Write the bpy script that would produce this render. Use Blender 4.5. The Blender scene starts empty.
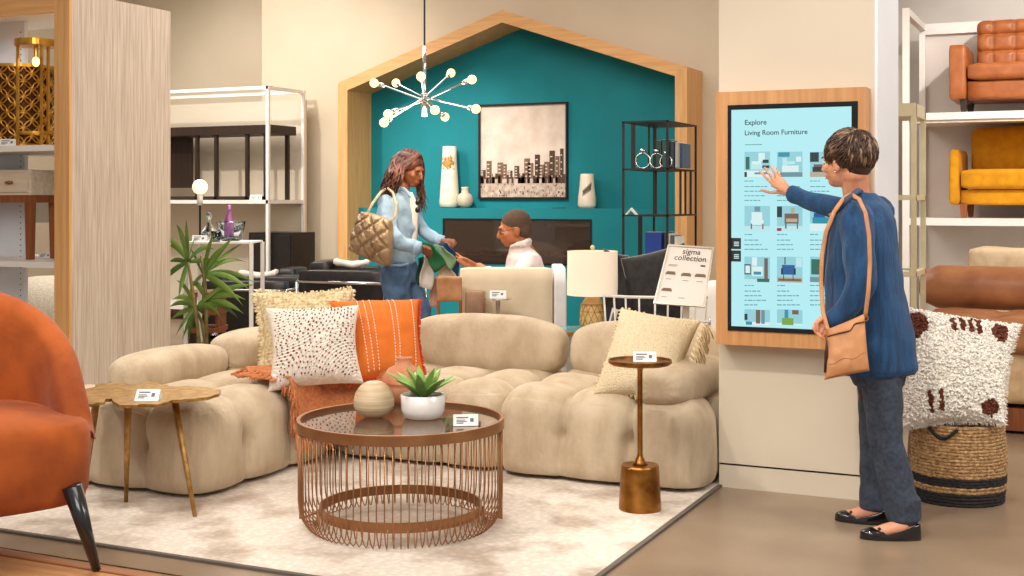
import bpy, bmesh, math, random
from mathutils import Vector, Matrix, noise
from math import sin, cos, pi, exp, sqrt, radians

# ---------------------------------------------------------------- camera
FPX, YAW, CH, HY = 1263.0, radians(25), 1.35, 200.0
SN, CS = sin(YAW), cos(YAW)
cam_data = bpy.data.cameras.new('camera')
cam = bpy.data.objects.new('camera', cam_data)
bpy.context.scene.collection.objects.link(cam)
cam.location = (0, 0, CH)
cam.rotation_euler = (radians(90), 0, YAW)
cam_data.sensor_width = 36
cam_data.lens = 36 * FPX / 1024
cam_data.shift_y = -88 / 1024
cam_data.clip_end = 100
bpy.context.scene.camera = cam
scn = bpy.context.scene
scn.view_settings.view_transform = 'Standard'
scn.view_settings.look = 'None'
scn.view_settings.gamma = 1
scn.view_settings.exposure = -0.04
scn.view_settings.use_curve_mapping = False
scn.cycles.use_denoising = True
scn.cycles.max_bounces = 6
scn.cycles.transparent_max_bounces = 8

# ---------------------------------------------------------------- world and lights
wd = bpy.data.worlds.new('world'); scn.world = wd; wd.use_nodes = True
wd.node_tree.nodes['Background'].inputs[0].default_value = (1.0, 0.98, 0.95, 1)
wd.node_tree.nodes['Background'].inputs[1].default_value = .5

def area(name, loc, size, power, col=(1, .96, .91), target=None, sy=None):
    l = bpy.data.lights.new(name, 'AREA'); l.energy = power; l.color = col; l.size = size
    if sy: l.shape = 'RECTANGLE'; l.size_y = sy
    o = bpy.data.objects.new(name, l); scn.collection.objects.link(o); o.location = loc
    if target is not None:
        o.rotation_euler = (Vector(target) - Vector(loc)).to_track_quat('-Z', 'Y').to_euler()
    return o
def spot(name, loc, target, power, angle, col=(1, .9, .78), blend=.6, rad=.06):
    l = bpy.data.lights.new(name, 'SPOT'); l.energy = power; l.color = col
    l.spot_size = radians(angle); l.spot_blend = blend; l.shadow_soft_size = rad
    o = bpy.data.objects.new(name, l); scn.collection.objects.link(o); o.location = loc
    o.rotation_euler = (Vector(target) - Vector(loc)).to_track_quat('-Z', 'Y').to_euler()
    return o
WARM = (1, .95, .89)
area('ceiling_fill', (-2.2, 2.6, 4.3), 2.6, 110, target=(-2.6, 5.6, .4))  # broad area fills for the general store light, no panel fittings there
area('ceiling_fill', (-.4, -.6, 4.1), 2.4, 170, target=(-1.8, 6.0, .8))  # fill added from behind the camera to lift front-facing surfaces
area('ceiling_fill', (-4.8, 7.4, 4.3), 2.6, 150)
area('ceiling_fill', (-8.6, 9.6, 4.3), 2.4, 150)
area('ceiling_fill', (-3.6, 8.6, 4.3), 2.0, 40)
area('bay_fill', (-6.0, 5.62, 2.42), .7, 3, sy=.1)  # fill added under the top panel to brighten the dark bay
area('ceiling_fill', (2.4, 4.6, 4.2), 2.0, 190, target=(-.6, 5.6, .9))  # fill added from the right to brighten the pillar side and basket
area('ceiling_fill', (1.6, 9.6, 4.3), 2.4, 150)
spot('track_spot', (-3.4, 2.6, 4.1), (-2.9, 5.6, .3), 260, 60, WARM)
spot('track_spot', (-1.2, 2.6, 4.1), (-.9, 5.6, .8), 200, 50, WARM)
spot('track_spot', (-5.8, 9.2, 4.1), (-6.3, 12.2, .9), 520, 52, WARM, blend=1.)
spot('track_spot', (-8.4, 8.2, 4.1), (-8.6, 11.9, 1.9), 420, 75, WARM)
spot('track_spot', (.4, 8.6, 4.1), (.2, 12.2, 1.6), 420, 75, WARM)
spot('track_spot', (-5.3, 1.9, 4.1), (-3.9, 4.4, .3), 200, 55, WARM)

# ---------------------------------------------------------------- placing helpers
RT = Vector((CS, SN, 0)); FW = Vector((-SN, CS, 0)); UP = Vector((0, 0, 1)); CAM = Vector((0, 0, CH))
def P(px, py, D):
    return CAM + FW * D + RT * ((px - 512) / FPX * D) + UP * (-(py - HY) / FPX * D)
def PY(px, py, y):
    t = (px - 512) / FPX
    X = y * (t * CS - SN) / (CS + t * SN); D = y * CS - X * SN
    return Vector((X, y, CH - (py - HY) / FPX * D))
def PX(px, py, X):
    t = (px - 512) / FPX
    y = X * (CS + t * SN) / (t * CS - SN); D = y * CS - X * SN
    return Vector((X, y, CH - (py - HY) / FPX * D))
def PZ(px, py, z=0.0):
    return P(px, py, FPX * (CH - z) / (py - HY))
def CV(dx, dD, dz=0.0):
    return RT * dx + FW * dD + UP * dz

# ---------------------------------------------------------------- materials
def lin(c):
    r = []
    for v in c:
        v = v / 255.0
        r.append(v / 12.92 if v <= .04045 else ((v + .055) / 1.055) ** 2.4)
    return r
def M(name, rgb, rough=.6, metal=0., col2=None, nscale=8., nmix=.5, stretch=(1, 1, 1), bump=0., bscale=None,
      sheen=0., emit=0., trans=0., coat=0., detail=4., contrast=(.35, .65), spec=.5, ior=1.45):
    m = bpy.data.materials.new(name); m.use_nodes = True
    nt = m.node_tree; b = nt.nodes['Principled BSDF']
    c = lin(rgb) + [1]
    b.inputs['Base Color'].default_value = c
    b.inputs['Roughness'].default_value = rough
    b.inputs['Metallic'].default_value = metal
    b.inputs['Specular IOR Level'].default_value = spec
    b.inputs['Transmission Weight'].default_value = trans
    b.inputs['IOR'].default_value = ior
    b.inputs['Sheen Weight'].default_value = sheen
    b.inputs['Sheen Roughness'].default_value = .4
    b.inputs['Coat Weight'].default_value = coat
    if sheen:
        b.inputs['Sheen Tint'].default_value = [min(1, .4 + x) for x in c[:3]] + [1]
    if emit:
        b.inputs['Emission Color'].default_value = c; b.inputs['Emission Strength'].default_value = emit
    if col2 is None:
        col2 = [v * .93 for v in rgb]
    tc = nt.nodes.new('ShaderNodeTexCoord'); mp = nt.nodes.new('ShaderNodeMapping')
    mp.inputs['Scale'].default_value = stretch
    nt.links.new(tc.outputs['Object'], mp.inputs['Vector'])
    nz = nt.nodes.new('ShaderNodeTexNoise'); nz.inputs['Scale'].default_value = nscale; nz.inputs['Detail'].default_value = detail
    nt.links.new(mp.outputs[0], nz.inputs['Vector'])
    rp = nt.nodes.new('ShaderNodeValToRGB')
    rp.color_ramp.elements[0].position = contrast[0]; rp.color_ramp.elements[0].color = lin(col2) + [1]
    rp.color_ramp.elements[1].position = contrast[1]; rp.color_ramp.elements[1].color = c
    nt.links.new(nz.outputs['Fac'], rp.inputs['Fac'])
    nt.links.new(rp.outputs['Color'], b.inputs['Base Color'])
    if emit: nt.links.new(rp.outputs['Color'], b.inputs['Emission Color'])
    if bump:
        n2 = nt.nodes.new('ShaderNodeTexNoise'); n2.inputs['Scale'].default_value = bscale or nscale * 6; n2.inputs['Detail'].default_value = 5
        nt.links.new(mp.outputs[0], n2.inputs['Vector'])
        bp = nt.nodes.new('ShaderNodeBump'); bp.inputs['Strength'].default_value = bump; bp.inputs['Distance'].default_value = .01
        nt.links.new(n2.outputs['Fac'], bp.inputs['Height']); nt.links.new(bp.outputs['Normal'], b.inputs['Normal'])
    return m
def wood(name, a, b2, rough=.5, vert=True, scale=3.):
    st = (14, 14, .7) if vert else (.7, 14, 14)
    return M(name, a, rough, col2=b2, nscale=scale, stretch=st, bump=.12, bscale=scale * 3, detail=8, contrast=(.3, .7))

oak = wood('oak', (222, 172, 112), (198, 144, 86))
oakh = wood('oak_horizontal', (222, 172, 112), (198, 144, 86), vert=False)
ashw = M('washed_ash', (204, 188, 170), .6, col2=(166, 148, 130), nscale=4.5, stretch=(30, 30, .8), bump=.12, bscale=14, detail=9, contrast=(.3, .68))
walnut = wood('walnut', (150, 84, 40), (112, 58, 26))
darkwood = wood('espresso_wood', (52, 34, 24), (36, 24, 18))
legwood = wood('leg_wood', (156, 90, 44), (120, 62, 28))
wallm = M('beige_wall', (212, 197, 173), .85, col2=(206, 190, 165), nscale=1.2, bump=.05, bscale=180)
wallg = M('grey_wall', (214, 206, 198), .85, nscale=1.)
wallp = M('cream_pillar', (212, 199, 178), .8, nscale=.8, col2=(207, 193, 171), bump=.04, bscale=200)
white = M('white_paint', (238, 234, 228), .5, col2=(230, 223, 214), nscale=2)
whiteg = M('white_laminate', (232, 234, 238), .45, col2=(226, 228, 232), nscale=2)
teal = M('teal_paint', (0, 124, 132), .75, col2=(0, 116, 124), nscale=2., bump=.05, bscale=160)
black = M('black_metal', (34, 30, 30), .45, metal=.3, nscale=20)
reveal = M('reveal_black', (28, 24, 22), .8)
chrome = M('chrome', (225, 225, 225), .12, metal=1, nscale=3)
brass = M('antique_brass', (176, 122, 58), .32, metal=1, col2=(128, 82, 36), nscale=14, bump=.1)
bronze = M('bronze', (164, 116, 78), .38, metal=.7, col2=(148, 102, 66), nscale=9)
goldm = M('gold', (216, 162, 72), .28, metal=1, col2=(186, 128, 48), nscale=10)
champ = M('champagne_metal', (226, 216, 184), .4, metal=.4, col2=(212, 200, 164), nscale=6)
goldt = M('hammered_gold', (190, 152, 92), .4, metal=.8, col2=(150, 112, 58), nscale=26, bump=.4, bscale=90)
glassm = M('clear_glass', (240, 246, 246), .02, trans=1., nscale=2)
bglass = M('bronze_glass', (176, 150, 128), .03, trans=.9, nscale=2, col2=(170, 146, 124))
skin1 = M('skin_light', (222, 158, 122), .5, col2=(206, 136, 104), nscale=12)
skin2 = M('skin_brown', (128, 74, 46), .45, col2=(112, 62, 38), nscale=12)
skin3 = M('skin_tan', (182, 116, 74), .45, col2=(160, 96, 60), nscale=12)
sofaf = M('sofa_velvet', (196, 177, 150), .85, col2=(176, 155, 126), nscale=9, stretch=(1, 1, .5), bump=.5, bscale=50, sheen=.3)
orangev = M('orange_velvet', (176, 86, 26), .85, col2=(136, 60, 12), nscale=5, bump=.15, bscale=60, sheen=.25)
leather = M('black_leather', (38, 33, 32), .35, col2=(30, 26, 25), nscale=20, bump=.2, bscale=150)
blackm = M('black_gloss', (20, 19, 20), .15, nscale=5)
tag_white = M('tag_white', (240, 238, 234), .4, nscale=4)
tag_ink = M('tag_ink', (104, 104, 106), .5, nscale=40)

# ---------------------------------------------------------------- mesh builder
COL = scn.collection
class MB:
    def __init__(s, org=None):
        s.v = []; s.f = []; s.m = []; s.uv = None; s.org = Vector(org) if org is not None else Vector((0, 0, 0)); s.mi = 0
    def add(s, vs, fs):
        k = len(s.v); s.v += [tuple(Vector(q) - s.org) for q in vs]
        s.f += [tuple(i + k for i in q) for q in fs]; s.m += [s.mi] * len(fs); return s
    def box(s, a, b, c=None):
        x0, x1 = sorted((a[0], b[0])); y0, y1 = sorted((a[1], b[1])); z0, z1 = sorted((a[2], b[2]))
        vs = [(x0, y0, z0), (x1, y0, z0), (x1, y1, z0), (x0, y1, z0), (x0, y0, z1), (x1, y0, z1), (x1, y1, z1), (x0, y1, z1)]
        return s.add(vs, [(0, 3, 2, 1), (4, 5, 6, 7), (0, 1, 5, 4), (1, 2, 6, 5), (2, 3, 7, 6), (3, 0, 4, 7)])
    def obox(s, c, ax, ay, az):
        c = Vector(c); vs = []
        for z in (-1, 1):
            for x, y in ((-1, -1), (1, -1), (1, 1), (-1, 1)):
                vs.append(c + ax * x + ay * y + az * z)
        return s.add(vs, [(0, 3, 2, 1), (4, 5, 6, 7), (0, 1, 5, 4), (1, 2, 6, 5), (2, 3, 7, 6), (3, 0, 4, 7)])
    def tube(s, pts, r, n=8, closed=False, flat=1., up=None):
        pts = [Vector(p) for p in pts]; k = len(pts)
        if not isinstance(r, (list, tuple)): r = [r] * k
        vs = []; nrm = None
        for i, p in enumerate(pts):
            if closed: t = (pts[(i + 1) % k] - pts[i - 1])
            else: t = pts[min(i + 1, k - 1)] - pts[max(i - 1, 0)]
            if t.length < 1e-9: t = Vector((0, 0, 1))
            t.normalize()
            if up is not None: nrm = Vector(up) - t * Vector(up).dot(t)
            elif nrm is None:
                nrm = t.orthogonal()
            else: nrm = nrm - t * nrm.dot(t)
            if nrm.length < 1e-6: nrm = t.orthogonal()
            nrm.normalize(); bn = t.cross(nrm)
            for j in range(n):
                a = 2 * pi * j / n
                vs.append(p + (nrm * cos(a) * flat + bn * sin(a)) * r[i])
        fs = []
        for i in range(k if closed else k - 1):
            i2 = (i + 1) % k
            for j in range(n):
                j2 = (j + 1) % n
                fs.append((i * n + j, i * n + j2, i2 * n + j2, i2 * n + j))
        if not closed:
            fs.append(tuple(range(n - 1, -1, -1))); fs.append(tuple((k - 1) * n + j for j in range(n)))
        return s.add(vs, fs)
    def lathe(s, prof, c=(0, 0, 0), n=32, sx=1., sy=1.):
        c = Vector(c); vs = []; fs = []; k = len(prof)
        for r, z in prof:
            for j in range(n):
                a = 2 * pi * j / n
                vs.append((c.x + r * cos(a) * sx, c.y + r * sin(a) * sy, c.z + z))
        for i in range(k - 1):
            for j in range(n):
                j2 = (j + 1) % n
                fs.append((i * n + j, i * n + j2, (i + 1) * n + j2, (i + 1) * n + j))
        if prof[0][0] > 1e-6: fs.append(tuple(range(n - 1, -1, -1)))
        if prof[-1][0] > 1e-6: fs.append(tuple((k - 1) * n + j for j in range(n)))
        return s.add(vs, fs)
    def ring(s, r0, r1, z0, z1, c=(0, 0, 0), n=64):
        c = Vector(c); vs = []; fs = []
        pr = [(r0, z0), (r1, z0), (r1, z1), (r0, z1)]
        for r, z in pr:
            for j in range(n):
                a = 2 * pi * j / n; vs.append((c.x + r * cos(a), c.y + r * sin(a), c.z + z))
        for i in range(4):
            i2 = (i + 1) % 4
            for j in range(n):
                j2 = (j + 1) % n; fs.append((i * n + j, i * n + j2, i2 * n + j2, i2 * n + j))
        return s.add(vs, fs)
    def ell(s, c, rad, ax=None, n=20, e=1., e2=None):
        """superellipsoid; ax = (ux, uy, uz) unit axes"""
        c = Vector(c)
        if ax is None: ax = (Vector((1, 0, 0)), Vector((0, 1, 0)), Vector((0, 0, 1)))
        e2 = e if e2 is None else e2
        sg = lambda v, p: math.copysign(abs(v) ** p, v)
        vs = []; fs = []; m = n // 2
        for i in range(m + 1):
            la = -pi / 2 + pi * i / m
            for j in range(n):
                lo = 2 * pi * j / n
                x = sg(cos(la), e2) * sg(cos(lo), e); y = sg(cos(la), e2) * sg(sin(lo), e); z = sg(sin(la), e2)
                vs.append(c + ax[0] * x * rad[0] + ax[1] * y * rad[1] + ax[2] * z * rad[2])
        for i in range(m):
            for j in range(n):
                j2 = (j + 1) % n; fs.append((i * n + j, i * n + j2, (i + 1) * n + j2, (i + 1) * n + j))
        return s.add(vs, fs)
    def prism(s, poly, h):
        """poly: list of 3D points, h: extrusion vector"""
        poly = [Vector(p) for p in poly]; h = Vector(h); n = len(poly)
        nr = Vector((0, 0, 0))
        for i in range(n): nr += (poly[i]).cross(poly[(i + 1) % n])
        if nr.dot(h) < 0: poly = poly[::-1]
        vs = poly + [p + h for p in poly]
        fs = [tuple(range(n - 1, -1, -1)), tuple(range(n, 2 * n))] + [(i, (i + 1) % n, n + (i + 1) % n, n + i) for i in range(n)]
        return s.add(vs, fs)
    def rbox(s, c, size, r, n=20, fn=None):
        """rounded box with a dense grid on each face"""
        c = Vector(c); h = Vector(size) * .5; vs = []; fs = []; idx = {}
        hi = Vector([max(q - r, 1e-4) for q in h])
        def vert(p):
            key = tuple(round(q, 5) for q in p)
            if key in idx: return idx[key]
            q = Vector([p[k] * h[k] for k in range(3)])
            inner = Vector([max(-hi[k], min(hi[k], q[k])) for k in range(3)])
            d = q - inner
            nn = d.normalized() if d.length > 1e-7 else Vector([p[k] if abs(p[k]) > .999 else 0 for k in range(3)]).normalized()
            q = inner + nn * r
            if fn: q = fn(q, nn)
            idx[key] = len(vs); vs.append(c + q); return idx[key]
        for a in range(3):
            for sg in (-1, 1):
                for i in range(n):
                    for j in range(n):
                        co = []
                        for (u, v) in ((i, j), (i + 1, j), (i + 1, j + 1), (i, j + 1)):
                            p = [0, 0, 0]; p[a] = sg
                            p[(a + 1) % 3] = -1 + 2 * u / n; p[(a + 2) % 3] = -1 + 2 * v / n
                            co.append(vert(p))
                        fs.append(tuple(co) if sg > 0 else tuple(co[::-1]))
        return s.add(vs, fs)
    def build(s, name, mat, parent=None, smooth=False, bevel=0., sub=0, loc=None, solid=0.):
        me = bpy.data.meshes.new(name); me.from_pydata(s.v, [], s.f)
        mats = mat if isinstance(mat, (list, tuple)) else [mat]
        for q in mats: me.materials.append(q)
        if len(mats) > 1: me.polygons.foreach_set('material_index', s.m)
        if smooth: me.polygons.foreach_set('use_smooth', [True] * len(me.polygons))
        me.update(); me.validate()
        o = bpy.data.objects.new(name, me); COL.objects.link(o)
        if parent is not None: o.parent = parent
        if loc is not None: o.location = loc
        if solid:
            q = o.modifiers.new('solid', 'SOLIDIFY'); q.thickness = solid; q.offset = 0
        if bevel:
            q = o.modifiers.new('bevel', 'BEVEL'); q.width = bevel; q.segments = 2; q.limit_method = 'ANGLE'; q.angle_limit = radians(40)
        if sub:
            q = o.modifiers.new('sub', 'SUBSURF'); q.levels = sub; q.render_levels = sub
        return o
def tag(o, label, cat, group=None, kind=None):
    o['label'] = label; o['category'] = cat
    if group: o['group'] = group
    if kind: o['kind'] = kind
    return o
def thing(name, label, cat, loc=(0, 0, 0), rz=0., group=None):
    o = bpy.data.objects.new(name, None); COL.objects.link(o); o.location = loc; o.rotation_euler = (0, 0, rz)
    o.empty_display_size = .05
    return tag(o, label, cat, group)
def struct(mb, name, mat, **k):
    o = mb.build(name, mat, **k); o['kind'] = 'structure'; return o
def kids(o): return list(o.children)
def dup(o, loc, rz=None, label=None, parent=None):
    c = o.copy(); COL.objects.link(c)
    if parent is None:
        c.location = loc
        if rz is not None: c.rotation_euler = (0, 0, rz)
        if label: c['label'] = label
    else: c.parent = parent
    for ch in kids(o): dup(ch, None, parent=c)
    return c
def text_mesh(name, txt, size, mat, parent, M4, extr=.0006, align='LEFT', boff=.012):
    cu = bpy.data.curves.new(name, 'FONT'); cu.body = txt; cu.size = size; cu.extrude = extr; cu.offset = size * boff; cu.align_x = align
    t = bpy.data.objects.new('tmp_text', cu); COL.objects.link(t)
    bpy.context.view_layer.update()
    me = bpy.data.meshes.new_from_object(t.evaluated_get(bpy.context.evaluated_depsgraph_get()))
    bpy.data.objects.remove(t)
    me.name = name; me.materials.clear(); me.materials.append(mat); me.transform(M4)
    o = bpy.data.objects.new(name, me); COL.objects.link(o); o.parent = parent
    return o
def frame4(o, x, y, z):
    return Matrix(((x[0], y[0], z[0], o[0]), (x[1], y[1], z[1], o[1]), (x[2], y[2], z[2], o[2]), (0, 0, 0, 1)))
def remesh(mb, name, mat, parent, vox=.006, smooth=4, fn=None):
    """fuse the overlapping solids of mb into ONE continuous skin"""
    o = mb.build('tmp_' + name, mat); 
    r = o.modifiers.new('r', 'REMESH'); r.mode = 'VOXEL'; r.voxel_size = vox; r.use_smooth_shade = True
    if smooth:
        q = o.modifiers.new('s', 'SMOOTH'); q.factor = .5; q.iterations = smooth
    bpy.context.view_layer.update()
    me = bpy.data.meshes.new_from_object(o.evaluated_get(bpy.context.evaluated_depsgraph_get()))
    bpy.data.objects.remove(o)
    me.name = name
    if fn:
        for v in me.vertices: v.co = fn(v.co)
    me.materials.clear(); me.materials.append(mat)
    me.polygons.foreach_set('use_smooth', [True] * len(me.polygons))
    p = bpy.data.objects.new(name, me); COL.objects.link(p); p.parent = parent
    return p
def quad_cushion(mb, c, t, n=24, pinch=.09, tn=None, edge=.006, power=.45):
    """c: four corners (bottom-left, bottom-right, top-right, top-left) of a pillow, t thickness. returns S(u,v,side)"""
    c = [Vector(q) for q in c]
    nr = (c[1] - c[0]).cross(c[3] - c[0]).normalized()
    if nr.dot(CAM - c[0]) < 0: nr = -nr
    ctr = sum(c, Vector()) / 4
    def S(u, v, side=1, off=0.):
        p = (c[0] * (1 - u) + c[1] * u) * (1 - v) + (c[3] * (1 - u) + c[2] * u) * v
        a, b = 2 * u - 1, 2 * v - 1
        # edges bow inwards between the corners
        k = pinch * (1 - a * a) * b * b * b * b + pinch * (1 - b * b) * a * a * a * a
        p = p + (ctr - p) * k
        h = max(0., (1 - a * a) * (1 - b * b)) ** power
        d = (t * .5 * h + edge + off)
        if tn and side > 0: d += tn(u, v) * min(1, h * 3 + .15)
        return p + nr * d * side
    vs = []; fs = []
    for sd in (1, -1):
        k = len(vs)
        for i in range(n + 1):
            for j in range(n + 1): vs.append(S(i / n, j / n, sd))
        for i in range(n):
            for j in range(n):
                q = (k + i * (n + 1) + j, k + (i + 1) * (n + 1) + j, k + (i + 1) * (n + 1) + j + 1, k + i * (n + 1) + j + 1)
                fs.append(q if sd > 0 else q[::-1])
    m1 = (n + 1) ** 2
    def at(i, j): return i * (n + 1) + j
    bd = [at(i, 0) for i in range(n)] + [at(n, j) for j in range(n)] + [at(i, n) for i in range(n, 0, -1)] + [at(0, j) for j in range(n, 0, -1)]
    for i in range(len(bd)):
        a, b = bd[i], bd[(i + 1) % len(bd)]
        fs.append((a, a + m1, b + m1, b))
    mb.add(vs, fs)
    return S, nr
def price_tag(px, py, D_, label, w=.075, ang=0., z=None, tilt=.5):
    """small white electronic price label standing on a surface"""
    p = P(px, py, D_) if z is None else PZ(px, py, z)
    t = thing('price_tag', label, 'price tag', p, YAW + ang, 'electronic price tags on the displays')
    h = w * .5; dy, dz = h * tilt, h * .85
    b = MB(); b.prism([(-w / 2, 0, 0), (-w / 2, dy * 1.5, 0), (-w / 2, dy, dz), (-w / 2, dy - .006, dz)], (w, 0, 0))
    b.build('housing', tag_white, t, bevel=.001)
    n = Vector((0, -dz, dy - .006)).normalized(); u = Vector((0, dy - .006, dz))
    b = MB(); o = Vector((0, 0, 0)) + n * .0008
    for (cx_, cu_, hw_, hu_) in ((-.14, .74, .24, .055), (-.20, .52, .18, .03), (-.17, .40, .21, .03), (-.24, .26, .14, .04), (.24, .52, .07, .16)):
        b.obox(o + u * cu_ + Vector((w * cx_, 0, 0)), Vector((w * hw_, 0, 0)), u * hu_, n * .0005)
    b.build('display', tag_ink, t)
    return t
rnd = random.Random(7)
# ================================================================ THE SETTING
floorm = M('polished_concrete', (150, 129, 107), .28, col2=(130, 109, 88), nscale=1.9, detail=12, bump=.04, bscale=40, contrast=(.3, .7))
struct(MB().box((-12, -1, -.1), (5, 13.2, 0)), 'floor', floorm)
struct(MB().box((-12, 0, 4.4), (5, 13.2, 4.5)), 'ceiling', white)
WX = PY(262, 0, 12.22).x
struct(MB().box((WX, 12.22, 0), (-1.9, 12.4, 4.4)), 'wall_back', wallm)
struct(MB().box((-12, 12.8, 0), (WX, 13.0, 4.4)).box((WX, 12.4, 0), (WX + .1, 13.0, 4.4)), 'wall_back_left', wallm)
struct(MB().box((-2.1, 12.7, 0), (5, 12.85, 4.4)), 'wall_back_right', wallg)
struct(MB().box((-2.1, 12.4, 0), (-1.9, 12.7, 4.4)), 'wall_right', wallg)
struct(MB().box((-12.1, -1, 0), (-12, 13.0, 4.4)), 'wall_left', wallm)
# pillar with the touch screen
px0, px1, py0 = -1.63, -.916, 5.80
struct(MB().box((px0, py0, .115), (px1, py0 + .62, 4.4)), 'wall_pillar', wallp)
struct(MB().box((px0, py0 + .004, 0), (px1, py0 + .62, .105)), 'baseboard_pillar', wallp)
struct(MB().box((px0 + .002, py0 + .012, .1), (px1 - .002, py0 + .6, .12)), 'trim_1', reveal)
struct(MB().box((px1, py0 + .0, 0), (px1 + .012, py0 + .64, 4.4)), 'trim_2', whiteg)

# ---- gabled oak frame (a house outline) around the teal alcove
YF, YB = 11.70, 12.22
L0 = PY(338, 82, YF); R0 = PY(687, 68, YF); PK = PY(502, 10, YF)
xl, xr, xp = L0.x, R0.x, PK.x; ze, zp = 2.63, PK.z
T = .12
arch = thing('gabled_frame', 'large oak house-shaped frame with pitched top around the teal wall', 'frame', ((xl + xr) / 2, YF, 0))
og = arch.location
MB(og).box((xl, YF, 0), (xl + T, YB, ze - .02)).build('post', oak, arch)
MB(og).box((xr - T, YF, 0), (xr, YB, ze - .02)).build('post', oak, arch)
def beam(xa, sgn):
    slope = (zp - ze) / (xp - xa)
    tv = T * sqrt(1 + slope * slope)
    xi = xa + sgn * T
    poly = [(xa, YF, ze - .02), (xa, YF, ze), (xp, YF, zp), (xp, YF, zp - tv), (xi, YF, ze + slope * (xi - xa) - tv), (xi, YF, ze - .02)]
    return MB(og).prism(poly, (0, YB - YF, 0)).build('rafter', oakh, arch)
beam(xl, 1); beam(xr, -1)
# teal wall inside
tw = MB().prism([(xl + T, 12.2, 0), (xr - T, 12.2, 0), (xr - T, 12.2, ze - .02), (xp, 12.2, zp - T * 1.1), (xl + T, 12.2, ze - .02)], (0, .019, 0))
struct(tw, 'wall_alcove', teal)
# projecting lower breast with opening for the fireplace
MY = 11.93; mz = 1.265
fa, fb = PY(443, 217, MY), PY(592, 218, MY)
f0, f1, fz1, fz0 = fa.x, fb.x, 1.155, .68
bm_ = MB().box((xl + T, MY, 0), (f0, 12.2, mz)).box((f1, MY, 0), (xr - T, 12.2, mz)).box((f0, MY, fz1), (f1, 12.2, mz)).box((f0, MY, 0), (f1, 12.2, fz0))
struct(bm_, 'trim_3', teal)
fp = thing('fireplace', 'long black linear gas fireplace with glass front set in the teal wall', 'fireplace', ((f0 + f1) / 2, MY, fz0))
fo = fp.location
dk = M('firebox_dark', (96, 68, 54), .35, col2=(60, 40, 32), nscale=4)
b = MB(fo)
b.box((f0, 12.17, fz0), (f1, 12.19, fz1)).box((f0, MY + .01, fz0), (f0 + .01, 12.18, fz1)).box((f1 - .01, MY + .01, fz0), (f1, 12.18, fz1))
b.box((f0 + .02, MY + .03, fz0 + .02), (f1 - .02, 12.16, fz0 + .085)); b.box((f0, MY + .01, fz1 - .01), (f1, 12.18, fz1)).box((f0, MY + .01, fz0), (f1, 12.18, fz0 + .02))
b.build('firebox', dk, fp)
b = MB(fo)
for (a, c) in (((f0, MY - .008, fz1 - .018), (f1, MY + .01, fz1)), ((f0, MY - .008, fz0), (f1, MY + .01, fz0 + .02)), ((f0, MY - .008, fz0 + .02), (f0 + .018, MY + .01, fz1 - .018)), ((f1 - .018, MY - .008, fz0 + .02), (f1, MY + .01, fz1 - .018))):
    b.box(a, c)
b.build('surround', black, fp)
b = MB(fo)
for i in range(150):
    x = rnd.uniform(f0 + .03, f1 - .03); r = rnd.uniform(.008, .02)
    b.ell((x, rnd.uniform(MY + .05, 12.1), fz0 + .09 + r * .6), (r * 1.4, r, r * .8), n=6)
b.build('ember_bed', M('embers', (190, 120, 80), .7, col2=(120, 60, 36), nscale=30), fp)
for lx in (.25, .45, .62, .8):
    b = MB(fo); x = f0 + (f1 - f0) * lx
    b.tube([(x - .1, 12.03, fz0 + .11), (x, 12.07, fz0 + .15), (x + .12, 12.04, fz0 + .12)], [.018, .022, .015], 7)
    b.build('log', legwood, fp)
MB(fo).box((f0 + .018, MY - .002, fz0 + .02), (f1 - .018, MY + .004, fz1 - .018)).build('glass_pane', M('smoked_glass', (176, 146, 126), .02, trans=.92, nscale=2, spec=.6, ior=1.5), fp)
sl = PY(557, 207, MY)
o = MB(sl).box((sl.x - .07, MY + .03, mz), (sl.x + .07, MY + .07, mz + .006)).build('metal_tray', black); tag(o, 'thin black metal strip lying on the teal ledge under the print', 'strip'); o.location = sl

# ================================================================ OBJECTS AT THE BACK
# ---- framed print
a0, a1 = PY(478, 199, 12.16), PY(567, 101.5, 12.16)
pw, ph = a1.x - a0.x, a1.z - a0.z
art = thing('framed_picture', 'large black framed sepia print of a city skyline over a plaza on the teal wall', 'picture', ((a0.x + a1.x) / 2, 12.2, a0.z))
fr = MB(); w2 = pw / 2
fr.box((-w2, -.035, 0), (-w2 + .02, 0, ph)).box((w2 - .02, -.035, 0), (w2, 0, ph)).box((-w2 + .02, -.035, 0), (w2 - .02, 0, .02)).box((-w2 + .02, -.035, ph - .02), (w2 - .02, 0, ph))
fr.build('picture_frame', black, art)
sky = M('print_sky', (226, 208, 192), .35, col2=(206, 186, 168), nscale=5); grd = M('print_ground', (206, 186, 168), .35, nscale=20, col2=(170, 146, 126)); dkp = M('print_dark', (66, 46, 36), .35, col2=(94, 70, 56), nscale=60); midp = M('print_mid', (136, 108, 90), .35, col2=(100, 76, 60), nscale=60)
pr = MB(); iw, ih = w2 - .02, ph - .04
pr.mi = 0; pr.box((-iw, -.012, .02), (iw, -.004, .02 + ih))
def q(x0, x1, z0, z1, m, lay=1):
    pr.mi = m; y = -.012 - .0006 * lay
    pr.box((x0, y, .02 + z0), (x1, y + .0005, .02 + z1))
q(-iw, iw, 0, ih * .22, 1)
H_ = [(-.95, .28, 2), (-.80, .38, 1), (-.66, .24, 2), (-.53, .36, 1), (-.42, .34, 1), (-.30, .27, 2), (-.14, .32, 2), (-.02, .24, 2), (.10, .40, 1), (.18, .35, 1), (.34, .44, 2), (.44, .33, 1), (.56, .36, 1), (.68, .48, 2), (.80, .42, 1), (.9, .5, 2)]
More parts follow.
